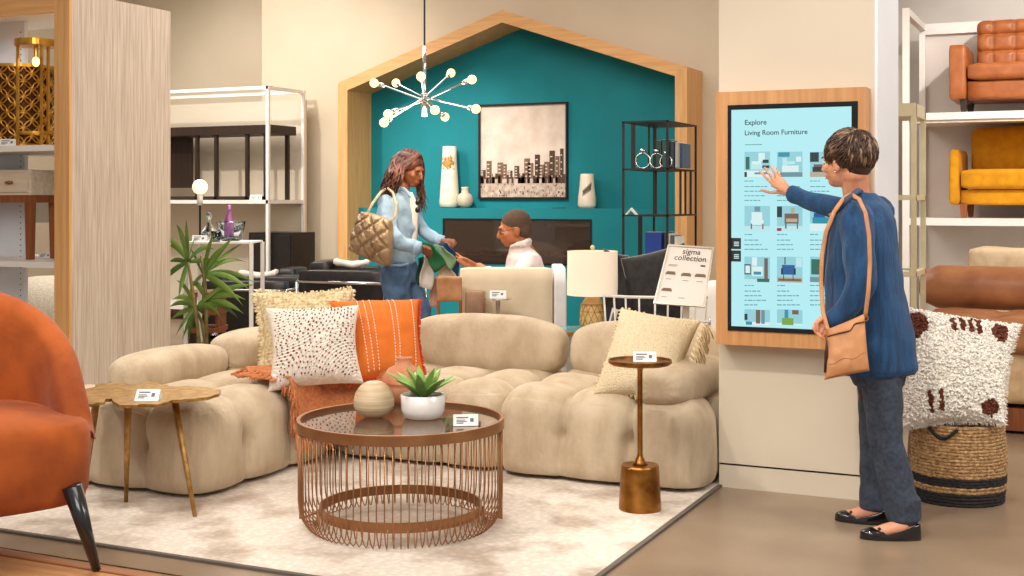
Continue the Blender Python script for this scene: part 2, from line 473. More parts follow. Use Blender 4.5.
for (x, h, m) in H_:
    wd_ = iw * rnd.uniform(.04, .075)
    q(x * iw - wd_, x * iw + wd_, ih * .2, ih * (h + .02), 3 if m == 1 else 2, 2)
    for k in range(4):
        zz = ih * (.22 + (h - .2) * k / 4)
        q(x * iw - wd_ * .7, x * iw + wd_ * .1, zz, zz + ih * .012, 0, 3)
for i in range(46):
    x = rnd.uniform(-iw, iw * .97); q(x, x + iw * .05, ih * .15, ih * (.2 + rnd.random() * .05), 2, 4)
for i in range(70):
    x = rnd.uniform(-iw, iw * .97); z = rnd.uniform(0, .14) ; hh = ih * (.012 + .03 * (1 - z / .14) * rnd.random())
    q(x, x + iw * rnd.uniform(.008, .02), ih * z, ih * z + hh, 2, 5)
pr.build('print', [sky, grd, dkp, midp], art)

# ---- vases on the ledge
def vase(name, label, px_, pyb, y, prof, m, n=36):
    p = PY(px_, pyb, y); D_ = p.y * CS - p.x * SN; s_ = D_ / FPX
    p.z = mz
    b = MB().lathe([(r * s_, z * s_) for r, z in prof], n=n)
    t = thing(name, label, 'vase', p); b.build('body', m, t, smooth=True); return t, s_
cream = M('ivory_ceramic', (240, 228, 206), .3, col2=(230, 214, 188), nscale=14)
goldleaf = M('gold_leaf_paint', (206, 160, 90), .4, col2=(170, 128, 70), nscale=40)
t, s_ = vase('tall_vase', 'tall tapered ivory vase with golden painted blotch on the teal ledge', 449.5, 208.5, 12.07, [(7, 0), (9.6, 1.5), (10.2, 6), (9.2, 20), (8.2, 34), (7.3, 50), (6.8, 61.5), (6.2, 61.5), (6.2, 58), (0, 57)], cream)
b = MB()
for i in range(120):
    a = radians(rnd.gauss(-75, 20)); z = (45 + rnd.gauss(0, 2.4)) * s_; r = 7.75 * s_
    b.ell((r * cos(a), r * sin(a), z), (rnd.uniform(.6, 1.6) * s_,) * 3, n=6)
b.build('painted_blotch', goldleaf, t)
vase('bud_vase', 'small round beige bud vase with short neck beside the tall ivory vase', 465, 209, 12.05, [(3.4, 0), (7, 3), (8.2, 8), (7, 13), (3.6, 15.2), (3.3, 19), (3.8, 21), (3.0, 21), (2.6, 17), (0, 16)], M('beige_ceramic', (206, 192, 168), .5, col2=(190, 174, 150), nscale=14))
t, s_ = vase('leaf_vase', 'tapered ivory vase with dark leaf drawing at the right end of the ledge', 587, 208.5, 12.07, [(7.5, 0), (9.2, 3), (9, 10), (7.5, 22), (6.6, 34), (6.2, 34.5), (6, 34), (5.8, 30), (0, 29)], cream)
b = MB()
for i in range(16):
    a = radians(-100 + i * 4); z = (14 + i * .55 + (1.6 if i % 2 else -1.6)) * s_; r = 8.35 * s_
    b.ell((r * cos(a), r * sin(a), z), (.5 * s_, .5 * s_, 2.4 * s_), n=6)
b.build('leaf_drawing', M('leaf_ink', (70, 66, 44), .6), t)
price_tag(571.5, 208, 0, 'tiny white price tag on the teal ledge beside the leaf vase', .11, z=mz + .001)

# ---- black étagère
g0 = PY(622, 121, 8.5); g1 = PY(668, 120, 8.5); gb = 9.2
et = thing('bookshelf', 'tall narrow black metal tiered display bookshelf beside the teal wall', 'bookshelf', (g0.x, 8.5, 0))
eo = et.location; ztop = g1.z; zs = [ztop, 1.575, 1.245, .90, .50, .12]
for i, z in enumerate(zs):
    MB(eo).box((g0.x, 8.5, z - .012), (g1.x, gb, z)).build('shelf', black, et)
for (x, y) in ((g0.x, 8.5), (g1.x - .014, 8.5), (g0.x, gb - .014), (g1.x - .014, gb - .014)):
    MB(eo).box((x, y, 0), (x + .014, y + .014, ztop)).build('post', black, et)
def bar(px_, y, z0, z1, w=.012):
    x = PY(px_, 200, y).x; MB(eo).box((x, y, z0), (x + w, y + .012, z1)).build('upright', black, et)
bar(631, 8.9, zs[1], zs[0], .03); bar(648, 8.75, zs[1], zs[0]); bar(654, 8.9, zs[1], zs[0], .016)
xr_ = g1.x - .012
for yy in (8.8, 8.92, 9.05): MB(eo).box((xr_, yy, zs[2]), (xr_ + .012, yy + .02, zs[1])).build('upright', black, et)
bar(655, 8.9, zs[2], zs[1]); bar(638, 8.9, zs[3], zs[2], .03); bar(653, 9.0, zs[3], zs[2])
def book(px_, y, z, w, h, d, col, label, grp):
    p = PY(px_, 200, y); p.z = z
    t = thing('book', label, 'book', p, 0, grp)
    MB().box((0, 0, .004), (w, d, h)).build('cover', M('book_cover', col, .4, nscale=6), t, bevel=.003)
    MB().box((.003, .004, h - .002), (w - .003, d - .002, h + .001)).build('pages', tag_white, t)
    return t
bk = 'books on the black bookshelf'
book(656, 8.62, zs[1], .04, .20, .2, (24, 66, 66), 'dark teal book on the top tier of the black bookshelf, leftmost', bk)
book(662, 8.6, zs[1], .05, .205, .2, (30, 74, 78), 'second dark teal book on the top tier of the black bookshelf', bk)
book(670, 8.62, zs[1], .028, .19, .2, (40, 60, 84), 'navy blue book on the top tier of the bookshelf, right of the teal ones', bk)
book(675, 8.62, zs[1], .022, .185, .2, (176, 170, 158), 'slim grey book on the top tier of the bookshelf', bk)
book(679, 8.66, zs[1], .025, .18, .2, (58, 84, 110), 'slate blue book at the right end of the top tier', bk)
book(645, 8.6, zs[3], .12, .22, .1, (26, 62, 150), 'bright blue book standing face-out on the third tier', bk)
for i, (c, l) in enumerate((((48, 58, 74), 'dark grey'), ((206, 198, 186), 'cream'), ((90, 100, 120), 'blue-grey'), ((226, 218, 206), 'white'))):
    book(664 + i * 3.4, 8.62, zs[3], .021, .22 - .01 * i, .18, c, l + ' thin upright book on the third tier of the black bookshelf', bk)
def ring_candle(px_, lab, s=1.):
    p = PY(px_, 200, 8.62); p.z = zs[1]
    t = thing('candle_holder', lab, 'candle holder', p, 0, 'ring candle holders on the bookshelf')
    b = MB(); R_ = .052 * s
    b.tube([(R_ * cos(a), 0, R_ + .003 + R_ * sin(a)) for a in [2 * pi * k / 28 for k in range(28)]], .005, 8, closed=True)
    b.build('ring', chrome, t, smooth=True)
    MB().lathe([(.006, 0), (.02, .012), (.022, .03), (.017, .03), (.008, .012)], (0, 0, 2 * R_ + .002), 14).build('cup', chrome, t, smooth=True)
ring_candle(643, 'silver ring-shaped candle holder on the bookshelf, leftmost', 1.05)
ring_candle(657, 'silver ring-shaped candle holder in the middle of the three on the bookshelf')
ring_candle(666, 'silver ring-shaped candle holder nearest the books', .85)
p = PY(631, 214, 8.56); p.z = zs[2]
o = MB().prism([(-.045, 0, 0), (0, 0, .05), (.045, 0, 0), (.03, 0, 0), (0, 0, .03), (-.03, 0, 0)], (0, .03, 0)).build('chevron_ornament', tag_white)
o.location = p; tag(o, 'small white chevron ornament on the second tier of the black bookshelf', 'ornament')

# ---- chandelier
DC = 7.9
hub = P(424.5, 97.5, DC)
ch = thing('chandelier', 'sputnik chandelier with chrome arms and glowing globe bulbs hanging by the teal wall', 'chandelier', hub)
b = MB(hub); b.tube([P(424.5, 46, DC), (hub.x, hub.y, 4.4)], .006, 8); b.build('cord', black, ch)
MB(hub).tube([P(424.5, 46, DC), P(424.5, 92, DC)], .011, 12).build('stem', chrome, ch, smooth=True)
MB(hub).lathe([(.0, -.12), (.02, -.12), (.02, .0), (.024, .02), (.011, .03)], hub, 16).build('hub', chrome, ch, smooth=True)
MB(hub).lathe([(.06, 4.37), (.065, 4.399)], (hub.x, hub.y, 0), 20).build('canopy', chrome, ch)
bulbm = M('lit_bulb', (255, 200, 126), .4, emit=3.4, nscale=1)
bl = [(374, 83, .05), (396, 83, .45), (421, 76.5, -.35), (451, 73, .40), (472, 79.5, -.15), (476, 109, -.30), (388, 114, -.05), (384, 122.5, -.32), (435, 110, -.42), (445, 117, .38)]
for i, (x, y, dd) in enumerate(bl):
    e = P(x, y, DC + dd); d = (e - hub).normalized()
    st = hub + UP * (.0 if i % 2 else -.02)
    MB(hub).tube([st, e - d * .075], .005, 8).build('arm', chrome, ch)
    so = MB(hub).tube([e - d * .075, e - d * .055, e - d * .03], [.008, .016, .016], 12).build('socket', chrome, ch, smooth=True)
    MB(hub).ell(e, (.028, .028, .028), n=16).build('bulb', bulbm, ch, smooth=True)
lp = bpy.data.lights.new('bulb_glow', 'POINT'); lp.energy = 22; lp.color = (1, .8, .55); lp.shadow_soft_size = .25
lo = bpy.data.objects.new('bulb_glow', lp); COL.objects.link(lo); lo.location = hub + Vector((0, 0, -.25))

# ---- white display unit at the back left, with dark console
UF = 11.3; uw = PY(268, 200, UF).x
utop = 2.59
un = thing('display_shelving', 'tall white metal display shelving with cream back behind the palm', 'shelving', (uw, UF, 0))
uo = un.location; ux0 = -10.6
for (x, y) in ((uw - .03, UF), (uw - .03, 11.97), (ux0, UF), (ux0, 11.97)):
    MB(uo).box((x, y, 0), (x + .035, y + .035, utop)).build('post', white, un)
MB(uo).box((ux0, UF, utop - .035), (uw, UF + .035, utop)).build('rail', white, un)
MB(uo).box((ux0, 11.97, utop - .035), (uw, 12.005, utop)).build('rail', white, un)
MB(uo).box((uw - .03, UF, utop - .035), (uw, 12.005, utop)).build('rail', white, un)
MB(uo).box((ux0, UF, 1.31), (uw, 12.0, 1.35)).build('shelf', white, un)
MB(uo).box((ux0, UF, .12), (uw, 12.0, .16)).build('shelf', white, un)
MB(uo).box((ux0, 12.01, .1), (uw + .0, 12.04, utop - .1)).build('back_panel', wallp, un)
# dark console on the shelf
FC = 11.4
cx0, cx1 = -10.1, PY(271, 122, FC).x
cz1 = 1.35 + (200 - 123) * 13.55 / FPX; cz0 = 1.351
co = thing('console_table', 'long espresso console table with slim legs on the white shelf', 'console table', ((cx0 + cx1) / 2, FC, cz0)); oo = co.location
MB(oo).box((cx0, FC, cz1 - .1), (cx1, FC + .48, cz1)).build('table_top', darkwood, co, bevel=.004)
xleg = PY(265, 200, FC).x
for x in (xleg - .035, -10.05):
    for y in (FC + .02, FC + .42): MB(oo).box((x, y, cz0), (x + .04, y + .04, cz1 - .1)).build('leg', darkwood, co)
for px_ in (195, 214, 245):
    x = PY(px_, 200, FC + .02).x; MB(oo).box((x, FC + .02, cz0), (x + .036, FC + .06, cz1 - .1)).build('leg', darkwood, co)
MB(oo).box((-10.05, FC + .02, cz0), (xleg, FC + .06, cz0 + .04)).build('stretcher', darkwood, co)
MB(oo).box((-10.0, FC + .3, cz0 + .14), (PY(191, 200, FC + .3).x, FC + .34, cz1 - .1)).build('side_panel', darkwood, co)
t_ = price_tag(256, 199, 0, 'small white price tag on the white shelf under the dark console', .13, z=.5); t_.location = (PY(256, 197, UF + .05).x, UF + .04, 1.351)
ka, kb = PY(246, 265, 11.35), PY(289, 233, 11.35)
cab = thing('low_cabinet', 'black low cabinet standing below the white shelf', 'cabinet', (ka.x, 11.4, .16))
MB(cab.location).box((ka.x, 11.4, .161), (kb.x, 11.85, kb.z)).build('body', leather, cab, bevel=.004)
for k in range(2):
    xa = ka.x + (kb.x - ka.x) * k / 2
    MB(cab.location).box((xa + .01, 11.385, .2), (xa + (kb.x - ka.x) / 2 - .01, 11.4, kb.z - .03)).build('door', leather, cab, bevel=.002)

# globe lamp
gp = P(200, 187, 9.6); 
gl = thing('globe_lamp', 'white glowing globe lamp on a thin stem behind the palm', 'lamp', (gp.x, gp.y, .0))
MB(gl.location).ell(gp, (.058, .058, .058), n=24).build('globe', M('lamp_globe', (255, 236, 200), .3, emit=1.3), gl, smooth=True)
MB(gl.location).tube([gp - UP * .05, gp - UP * .14], .022, 14).build('collar', white, gl, smooth=True)
MB(gl.location).tube([(gp.x, gp.y, .015), gp - UP * .14], .008, 8).build('stem', black, gl)
MB(gl.location).lathe([(.13, 0), (.13, .015), (.01, .02)], (gp.x, gp.y, 0), 24).build('base', black, gl)

# chrome side table with bucket, bottles
tD = 8.6
def tp(px_, py_, D_=tD): return P(px_, py_, D_)
ta, tb_ = tp(192, 241), tp(256, 241)
st = thing('chrome_bar_table', 'white chrome framed bar table carrying the ice bucket', 'table', (tp(225, 300).x, tp(225, 300).y, 0), YAW)
zt = ta.z; hw = (tb_ - ta).length / 2
MB().box((-hw, -.2, zt - .012), (hw, .2, zt)).build('table_top', white, st)
for sx in (-1, 1):
    for y in (-.2, .176):
        MB().box((sx * hw - .012, y, 0), (sx * hw + .012, y + .024, zt - .012)).build('leg', white, st)
MB().box((-hw, -.2, .3), (hw, .2, .315)).build('shelf', glassm, st)
bkp = tp(224, 241); bkp.z = zt
def at_table(px_, D_=tD): 
    p = tp(px_, 241, D_); p.z = zt; return p
def glass_lathe(name, label, cat, loc, prof, m, n=24):
    o = MB().lathe(prof, n=n).build(name, m, smooth=True); o.location = loc; return tag(o, label, cat)
glass_lathe('ice_bucket', 'wide cut-glass ice bucket holding a violet bottle', 'bucket', at_table(231), [(.055, 0), (.075, .01), (.098, .13), (.105, .135), (.092, .128), (.068, .018), (0, .016)], glassm)
violet = M('violet_glass', (190, 96, 176), .1, col2=(170, 80, 160), trans=.3)
bt = at_table(229)
vb = thing('bottle', 'violet champagne bottle standing in the glass bucket', 'bottle', bt + UP * .02)
MB().lathe([(.03, 0), (.034, .01), (.034, .11), (.014, .165), (.012, .22), (.0, .221)], n=20).build('body', violet, vb, smooth=True)
MB().lathe([(.0135, .185), (.0145, .19), (.0145, .222), (0, .226)], n=16).build('foil', M('violet_foil', (196, 120, 190), .3, metal=.6), vb, smooth=True)
glass_lathe('decanter', 'clear glass decanter with stopper left of the ice bucket', 'decanter', at_table(209), [(.04, 0), (.055, .02), (.05, .07), (.016, .12), (.014, .15), (.024, .165), (.018, .19), (0, .2)], glassm)
glass_lathe('tumbler', 'low clear glass tumbler in front of the decanter', 'glass', at_table(216, 8.45), [(.028, 0), (.034, .07), (.031, .07), (.026, .008), (0, .007)], glassm)
o = price_tag(199, 240, 0, 'white price card at the left end of the bar table', .1, z=.5); o.location = at_table(199, 8.45)
gl2 = tp(217, 262); gl2.z = .316
glass_lathe('glass_bowl', 'clear cut-glass bowl on the lower shelf of the bar table', 'bowl', gl2, [(.04, 0), (.08, .04), (.1, .12), (.094, .12), (.074, .045), (0, .012)], glassm)
# wooden slatted rack behind the palm
r0 = P(203, 330, 9.3)
rk = thing('wooden_rack', 'low wooden rack of stacked boards seen behind the palm', 'rack', (r0.x, r0.y, 0), YAW)
for k in range(5):
    MB().box((-.12, -.1, .12 + k * .13), (.14, .2, .155 + k * .13)).build('board', walnut, rk)
for x in (-.11, .11): MB().box((x, -.08, 0), (x + .02, .18, .12 + 4 * .13)).build('upright', walnut, rk)

# ---- black leather cube armchairs with chrome rails
def cube_chair(label, p, rz, w=.8, d=.78):
    t = thing('leather_armchair', label, 'armchair', (p.x, p.y, 0), rz, 'black leather cube armchairs')
    for sx in (-1, 1):
        MB().rbox((sx * (w / 2 - .08), 0, .41), (.15, d, .46), .03, 6).build('arm', leather, t, smooth=True)
    MB().rbox((0, d / 2 - .1, .46), (w - .32, .18, .46), .03, 6).build('backrest', leather, t, smooth=True)
    MB().rbox((0, -.08, .36), (w - .33, d - .2, .2), .04, 6).build('seat', leather, t, smooth=True)
    MB().rbox((0, -.06, .22), (w - .33, d - .2, .1), .02, 4).build('base_cushion', leather, t, smooth=True)
    for sx in (-1, 1):
        for y in (-d / 2 - .012, d / 2 + .0):
            x = sx * (w / 2 + .005)
            MB().tube([(x, y, 0), (x, y, .56)], .012, 10).build('leg', chrome, t, smooth=True)
    for z in (.17, .56):
        b = MB(); y0, y1, x_ = -d / 2 - .012, d / 2, w / 2 + .005
        b.tube([(-x_, y0, z), (x_, y0, z)], .011, 8).tube([(-x_, y0, z), (-x_, y1, z)], .011, 8).tube([(x_, y0, z), (x_, y1, z)], .011, 8).tube([(-x_, y1, z), (x_, y1, z)], .011, 8)
        b.build('rail', chrome, t, smooth=True)
    return t
c1 = cube_chair('black leather cube armchair with chrome rail directly behind the palm', P(258, 276, 11.45), YAW + pi / 2 - .15)
c2 = cube_chair('black leather cube armchair behind the orange pillow with a hanging tag', P(322, 276, 12.35), YAW + pi / 2 - .1)
c3 = cube_chair('black leather cube armchair beside the woman in denim', P(362, 263, 10.55), YAW + pi / 2 - .35)
clothm = M('white_cotton', (236, 226, 212), .9, nscale=8, bump=.2, bscale=40)
def folded(label, p, rz, w=.34):
    b = MB().rbox((0, 0, .03), (w, .16, .05), .024, 14, fn=lambda v, n: v + n * (.012 * noise.noise(v * 14)) + Vector((0, 0, .03 * (v.x / w * 2) ** 2)))
    o = b.build('seat_cushion', clothm, smooth=True); o.location = p; o.rotation_euler = (0, 0, rz); return tag(o, label, 'cushion', 'flat white cushions on the black armchairs')
c3.scale.z = 1.22
def onz(p, z): return Vector((p.x, p.y, z))
folded('flat white cushion on the armchair nearest the palm', onz(P(258, 272, 11.3), .645), YAW)
folded('flat white cushion on the armchair behind the puffy shoulder bag', onz(P(352, 262, 10.5), .785), YAW, .3)
for o_, l_ in ((P(300.5, 287, 10.98), 0),):
    t = thing('hang_tag', 'white swing tag hanging on the black armchair above the cream pillow', 'tag', o_)
    nx = RT
    MB(o_).prism([o_ - RT * .036 - UP * .045, o_ + RT * .036 - UP * .045, o_ + RT * .036 + UP * .02, o_ + RT * .015 + UP * .04, o_ - RT * .015 + UP * .04, o_ - RT * .036 + UP * .02], -FW * .003).build('card', tag_white, t)
    MB(o_).tube([o_ + UP * .035, o_ + UP * .11 + FW * .03], .0015, 5).build('string', black, t)
    MB(o_).obox(o_ - FW * .0036 - UP * .015, RT * .02, UP * .012, FW * .0004).build('print', tag_ink, t)

# ---- palm
pD = 8.3
pc = P(207, 352, pD); pb = P(207, 365, pD); 
pal = thing('potted_palm', 'green potted dracaena palm between the ash panel and the sofa', 'plant', (pb.x, pb.y, 0))
MB(pal.location).lathe([(.11, 0), (.15, .02), (.17, .24), (.16, .24), (.15, .2), (0, .2)], (pb.x, pb.y, 0), 24).build('pot', M('grey_pot', (120, 112, 102), .8, nscale=12), pal, smooth=True)
MB(pal.location).lathe([(.0, .215), (.15, .205)], (pb.x, pb.y, 0), 20).build('soil', M('soil', (60, 46, 36), .95, nscale=30), pal)
leafm = M('palm_leaf', (116, 144, 58), .45, col2=(62, 102, 40), nscale=3, stretch=(1, 1, 1), contrast=(.35, .6))
stemm = M('palm_stem', (132, 116, 62), .7, col2=(100, 88, 46), nscale=14)
def blade(mb, base, tip, width, droop):
    base, tip = Vector(base), Vector(tip); n = 9
    d = tip - base; side = d.cross(Vector((rnd.uniform(-.4, .4), -1, rnd.uniform(-.6, .6)))).normalized()
    up = side.cross(d).normalized(); L = []; R = []; C = []
    for i in range(n + 1):
        t = i / n; w = width * (sin(pi * min(1, (t * .9 + .1))) ** .7) * (1 - t ** 6)
        c = base + d * t + UP * droop * (4 * t * (1 - t)); C.append(c - up * w * .3)
        L.append(c + side * w); R.append(c - side * w)
    vs = []; 
    for i in range(n + 1): vs += [L[i], C[i], R[i]]
    fs = []
    for i in range(n):
        a = 3 * i; fs += [(a, a + 1, a + 4, a + 3), (a + 1, a + 2, a + 5, a + 4)]
    mb.add(vs, fs)
stems = [((203, 352), (194, 300), (188, 262)), ((208, 352), (206, 300), (204, 275), (201, 256)), ((205, 352), (202, 322), (196, 310))]
for i, sp in enumerate(stems):
    pts = [P(x, y, pD + (i - 1) * .07) for x, y in sp]; pts[0] = Vector((pb.x + (i - 1) * .03, pb.y, .2))
    MB(pal.location).tube(pts, [.012] * (len(pts) - 1) + [.008], 8).build('stem', stemm, pal, smooth=True)
fans = [((188, 262), [(176, 224), (186, 218), (160, 236), (196, 238), (168, 262), (160, 285), (178, 300), (215, 250), (222, 262), (166, 246)]),
        ((203, 275), [(234, 237), (243, 243), (246, 262), (255, 283), (250, 290), (232, 296), (243, 306), (224, 300), (226, 245), (190, 248), (186, 300), (214, 232)]),
        ((196, 308), [(176, 280), (172, 300), (170, 320), (182, 340), (176, 335), (214, 296), (238, 310), (224, 322), (210, 318), (188, 345), (168, 308), (226, 284)]),
        ((206, 300), [(255, 285), (246, 300), (238, 318), (218, 312), (190, 282), (232, 286), (244, 314)])]
for (bx, by), tips in fans:
    for (tx, ty) in tips:
        b = MB(pal.location)
        if tx < 171: dd = .12
        else: dd = rnd.uniform(-.25, .25)
        blade(b, P(bx, by, pD), P(tx, ty, pD + dd), .018, rnd.uniform(.01, .05))
        b.build('leaf', leafm, pal, smooth=True, solid=.0015)
# ================================================================ RUG AND PLATFORM
def rug_material():
    m = M('distressed_rug', (230, 219, 205), .95, col2=(190, 172, 154), nscale=3.4, bump=.5, bscale=160, detail=12, contrast=(.36, .52))
    nt = m.node_tree; b = nt.nodes['Principled BSDF']; rp = [n for n in nt.nodes if n.type == 'VALTORGB'][0]
    tc = [n for n in nt.nodes if n.type == 'TEX_COORD'][0]
    vo = nt.nodes.new('ShaderNodeTexVoronoi'); vo.inputs['Scale'].default_value = 34
    nt.links.new(tc.outputs['Object'], vo.inputs['Vector'])
    r2 = nt.nodes.new('ShaderNodeValToRGB'); r2.color_ramp.elements[0].position = .25; r2.color_ramp.elements[1].position = .6
    r2.color_ramp.elements[0].color = (1, 1, 1, 1); r2.color_ramp.elements[1].color = (.78, .74, .70, 1)
    nt.links.new(vo.outputs['Distance'], r2.inputs['Fac'])
    mx = nt.nodes.new('ShaderNodeMix'); mx.data_type = 'RGBA'; mx.blend_type = 'MULTIPLY'; mx.inputs[0].default_value = .55
    nt.links.new(rp.outputs['Color'], mx.inputs[6]); nt.links.new(r2.outputs['Color'], mx.inputs[7])
    nt.links.new(mx.outputs[2], b.inputs['Base Color'])
    return m
rug = thing('area_rug', 'large cream distressed-pattern area rug under the sofa and coffee table', 'rug', (-3.4, 5, 0))
MB((-3.4, 5, 0)).box((-5.25, 3.79, .001), (-1.635, 6.9, .012)).build('pile', rug_material(), rug)
rb = M('rug_binding', (108, 98, 88), .9)
MB((-3.4, 5, 0)).box((-5.27, 3.77, .001), (-1.615, 3.79, .011)).box((-1.635, 3.79, .001), (-1.615, 6.9, .011)).build('binding', rb, rug)
struct(MB().box((-7, 3.60, .0005), (-2.9, 3.606, .003)), 'trim_4', brass)
pf = thing('display_platform', 'raised oak display platform with darker edge strip under the orange armchair', 'platform', (-4, 2.4, 0))
wf = M('platform_oak', (206, 150, 96), .4, col2=(178, 120, 70), nscale=2.4, stretch=(.8, 9, 9), detail=7, bump=.1, bscale=12)
MB((-4, 2.4, 0)).box((-8, .8, .002), (-2.87, 3.26, .1)).build('deck', wf, pf)
MB((-4, 2.4, 0)).box((-8, 3.262, .002), (-2.82, 3.31, .105)).box((-2.868, .8, .002), (-2.82, 3.262, .105)).build('edge_strip', wood('edge_oak', (170, 112, 66), (142, 88, 48), vert=False), pf, bevel=.002)

# ================================================================ SOFA
SX = [(-4.62, -3.63), (-3.625, -2.675), (-2.67, -1.65)]
sofa = thing('sectional_sofa', 'large beige velvet modular sectional sofa with rounded tufted seats', 'sofa', (-3.1, 5.6, 0))
so_ = sofa.location
def seat(x0, x1, y0, y1, ph=0.):
    w, d, h = x1 - x0, y1 - y0, .40
    wx, wy = w / 3, d / 3
    def fn(q_, n):
        ux, uy = abs(abs(q_.x + .012 * sin(q_.z * 9 + ph)) - wx / 2), abs(abs(q_.y) - wy / 2)
        top = max(0, n.z); sidew = 1 - abs(n.z)
        zf = min(1, max(.35, (q_.z + .20) / .22))
        def seam(u_): return .030 * exp(-u_ / .050) + .034 * exp(-u_ / .011)
        a_ = max(seam(ux) * (1 - abs(n.x)) ** .5, seam(uy) * (1 - abs(n.y)) ** .5)
        d_ = -a_ * zf
        # pulled buttons on the top and half way down the sides
        for sx in (-1, 1):
            for (bx, by, bz) in ((sx * wx / 2, wy / 2, h / 2), (sx * wx / 2, -wy / 2, h / 2), (sx * wx / 2, -d / 2, .03), (w / 2, sx * wy / 2, .03), (-w / 2, sx * wy / 2, .03)):
                r2 = (q_.x - bx) ** 2 + (q_.y - by) ** 2 + (q_.z - bz) ** 2
                d_ -= .030 * exp(-r2 / .0012)
        fx = 1 - min(1, ((ux if abs(q_.x) < wx / 2 else ux) / (wx / 2)) * 0 + abs(((q_.x / wx + .5) % 1) - .5) * 2) ** 2
        fy = 1 - (abs(((q_.y / wy + .5) % 1) - .5) * 2) ** 2
        fz = 1 - min(1, abs(q_.z) / (h / 2)) ** 2
        d_ += .020 * (abs(n.z) * fx * fy) + .026 * (abs(n.y) * fx * fz + abs(n.x) * fy * fz)
        s3 = Vector((q_.x * 9 + ph, q_.y * 9, q_.z * 2.2)) if abs(n.z) < .6 else Vector((q_.x * 4, q_.y * 4 + ph, 0))
        d_ += .005 * noise.noise(s3)
        if abs(n.z) < .7:
            ed = exp(-max(0, (w / 2 - abs(q_.x)) if abs(n.y) > abs(n.x) else (d / 2 - abs(q_.y))) / .12)
            d_ += .010 * ed * noise.noise(Vector((q_.x * 40 + ph * 3, q_.y * 40, q_.z * 2.5)))
        p = q_ + n * d_
        p.z = max(p.z, .034 - zc0)
        return p
    h = .47; zc0 = .432 - h / 2
    b = MB(so_).rbox(((x0 + x1) / 2, (y0 + y1) / 2, zc0), (w, d, h), .125, 76, fn)
    o = b.build('seat_module', sofaf, sofa, smooth=True)
    for sx in (x0 + .12, x1 - .12):
        for sy in (y0 + .12, y1 - .12):
            MB(so_).lathe([(.035, .012), (.035, .045)], (sx, sy, 0), 14).build('foot', black, sofa)
    return o
seat(SX[0][0], SX[0][1], 4.495, 5.585, 0.)
seat(SX[0][0], SX[0][1], 5.60, 6.56, 1.)
seat(SX[1][0], SX[1][1], 5.57, 6.56, 2.)
seat(SX[2][0], SX[2][1], 5.535, 6.56, 3.)
def bolster(name, c, size, rz=0., rx=0., e=.62, e2=.72, lean=0.):
    """puffy oval cushion with pulled seams at the ends"""
    c = Vector(c); R3 = Matrix.Rotation(rz, 3, 'Z') @ Matrix.Rotation(rx, 3, 'X')
    b = MB(so_); sg = lambda v, p: math.copysign(abs(v) ** p, v)
    n, m = 64, 40; vs = []; fs = []
    for i in range(n + 1):
        a = -pi / 2 + pi * i / n
        cr = abs(cos(a)) ** e
        for j in range(m):
            t = 2 * pi * j / m
            x = size[0] / 2 * sg(sin(a), .8); y = size[1] / 2 * cr * sg(cos(t), e2); z = size[2] / 2 * cr * sg(sin(t), e2)
            wv = .006 * noise.noise(Vector((x * 5, y * 9, z * 9))) + .004 * abs(sin(a)) ** 6 * cos(a) * 2 * sin(t * 11)
            q_ = Vector((x, y, z)); q_ += q_.normalized() * wv
            vs.append(c + R3 @ q_)
    for i in range(n):
        for j in range(m):
            j2 = (j + 1) % m; fs.append((i * m + j, (i + 1) * m + j, (i + 1) * m + j2, i * m + j2))
    b.add(vs, fs); return b.build(name, sofaf, sofa, smooth=True)
zc = .44
bolster('back_cushion', (-3.13, 6.38, .535), (.96, .26, .35), rx=radians(-8), e=.52)
bolster('back_cushion', (-2.13, 6.38, .535), (.96, .26, .35), rx=radians(-8), e=.52)
bolster('back_cushion', (-4.12, 6.40, .535), (.92, .26, .35), rx=radians(-8), e=.52)
bolster('arm_bolster', (-4.44, 5.27, .468), (.80, .27, .22), rz=pi / 2, e=.5)
bolster('arm_bolster', (-4.42, 5.98, .49), (.66, .30, .25), rz=pi / 2, e=.5)
bolster('arm_bolster', (-1.85, 5.93, .482), (.78, .34, .215), rz=pi / 2, e=.5)
lb = P(216, 485, 5.72)
MB(so_).obox(PX(219, 480, -3.625) + Vector((0, 0, 0)), Vector((.002, 0, 0)), Vector((0, .012, 0)), Vector((0, 0, .016))).build('brand_label', tag_white, sofa)

# ---- orange throw draped over the inner corner
throwm = M('orange_knit', (212, 136, 88), .95, col2=(192, 114, 68), nscale=60, bump=.8, bscale=140, stretch=(1, 1, 1))
th = thing('throw_blanket', 'orange knitted throw with tassels draped over the inner corner of the sofa', 'blanket', (-3.6, 5.7, .45))
def dpos(x, y):
    u, v = x + 3.62, 5.58 - y
    wv = .010 * noise.noise(Vector((x * 8, y * 8, 0))) + .006 * sin(x * 30 - y * 38 + 3 * noise.noise(Vector((x * 3, y * 3, 2))))
    z = .488; X_, Y_ = x, y
    if u > 0 and v > 0:
        d = min(u, v); w = min(1, max(0, .5 + (u - v) / .16)); w = w * w * (3 - 2 * w)
        ax_, ay_ = -3.60 + .12 * d, y
        bx_, by_ = x, 5.555 - .06 * d
        X_ = ax_ * (1 - w) + bx_ * w + (wv * 1.5 + .012) * (1 - w); Y_ = ay_ * (1 - w) + by_ * w - (wv * 1.5 + .012) * w
        z -= max(0, d - .02) * .93
        z += wv * .3
    else: z += wv
    dd = max(0, -u if u < 0 else 0)
    return (X_, Y_, z)
xa_, xb_, n_, m_ = -3.94, -3.30, 60, 80
vs = []; fs = []
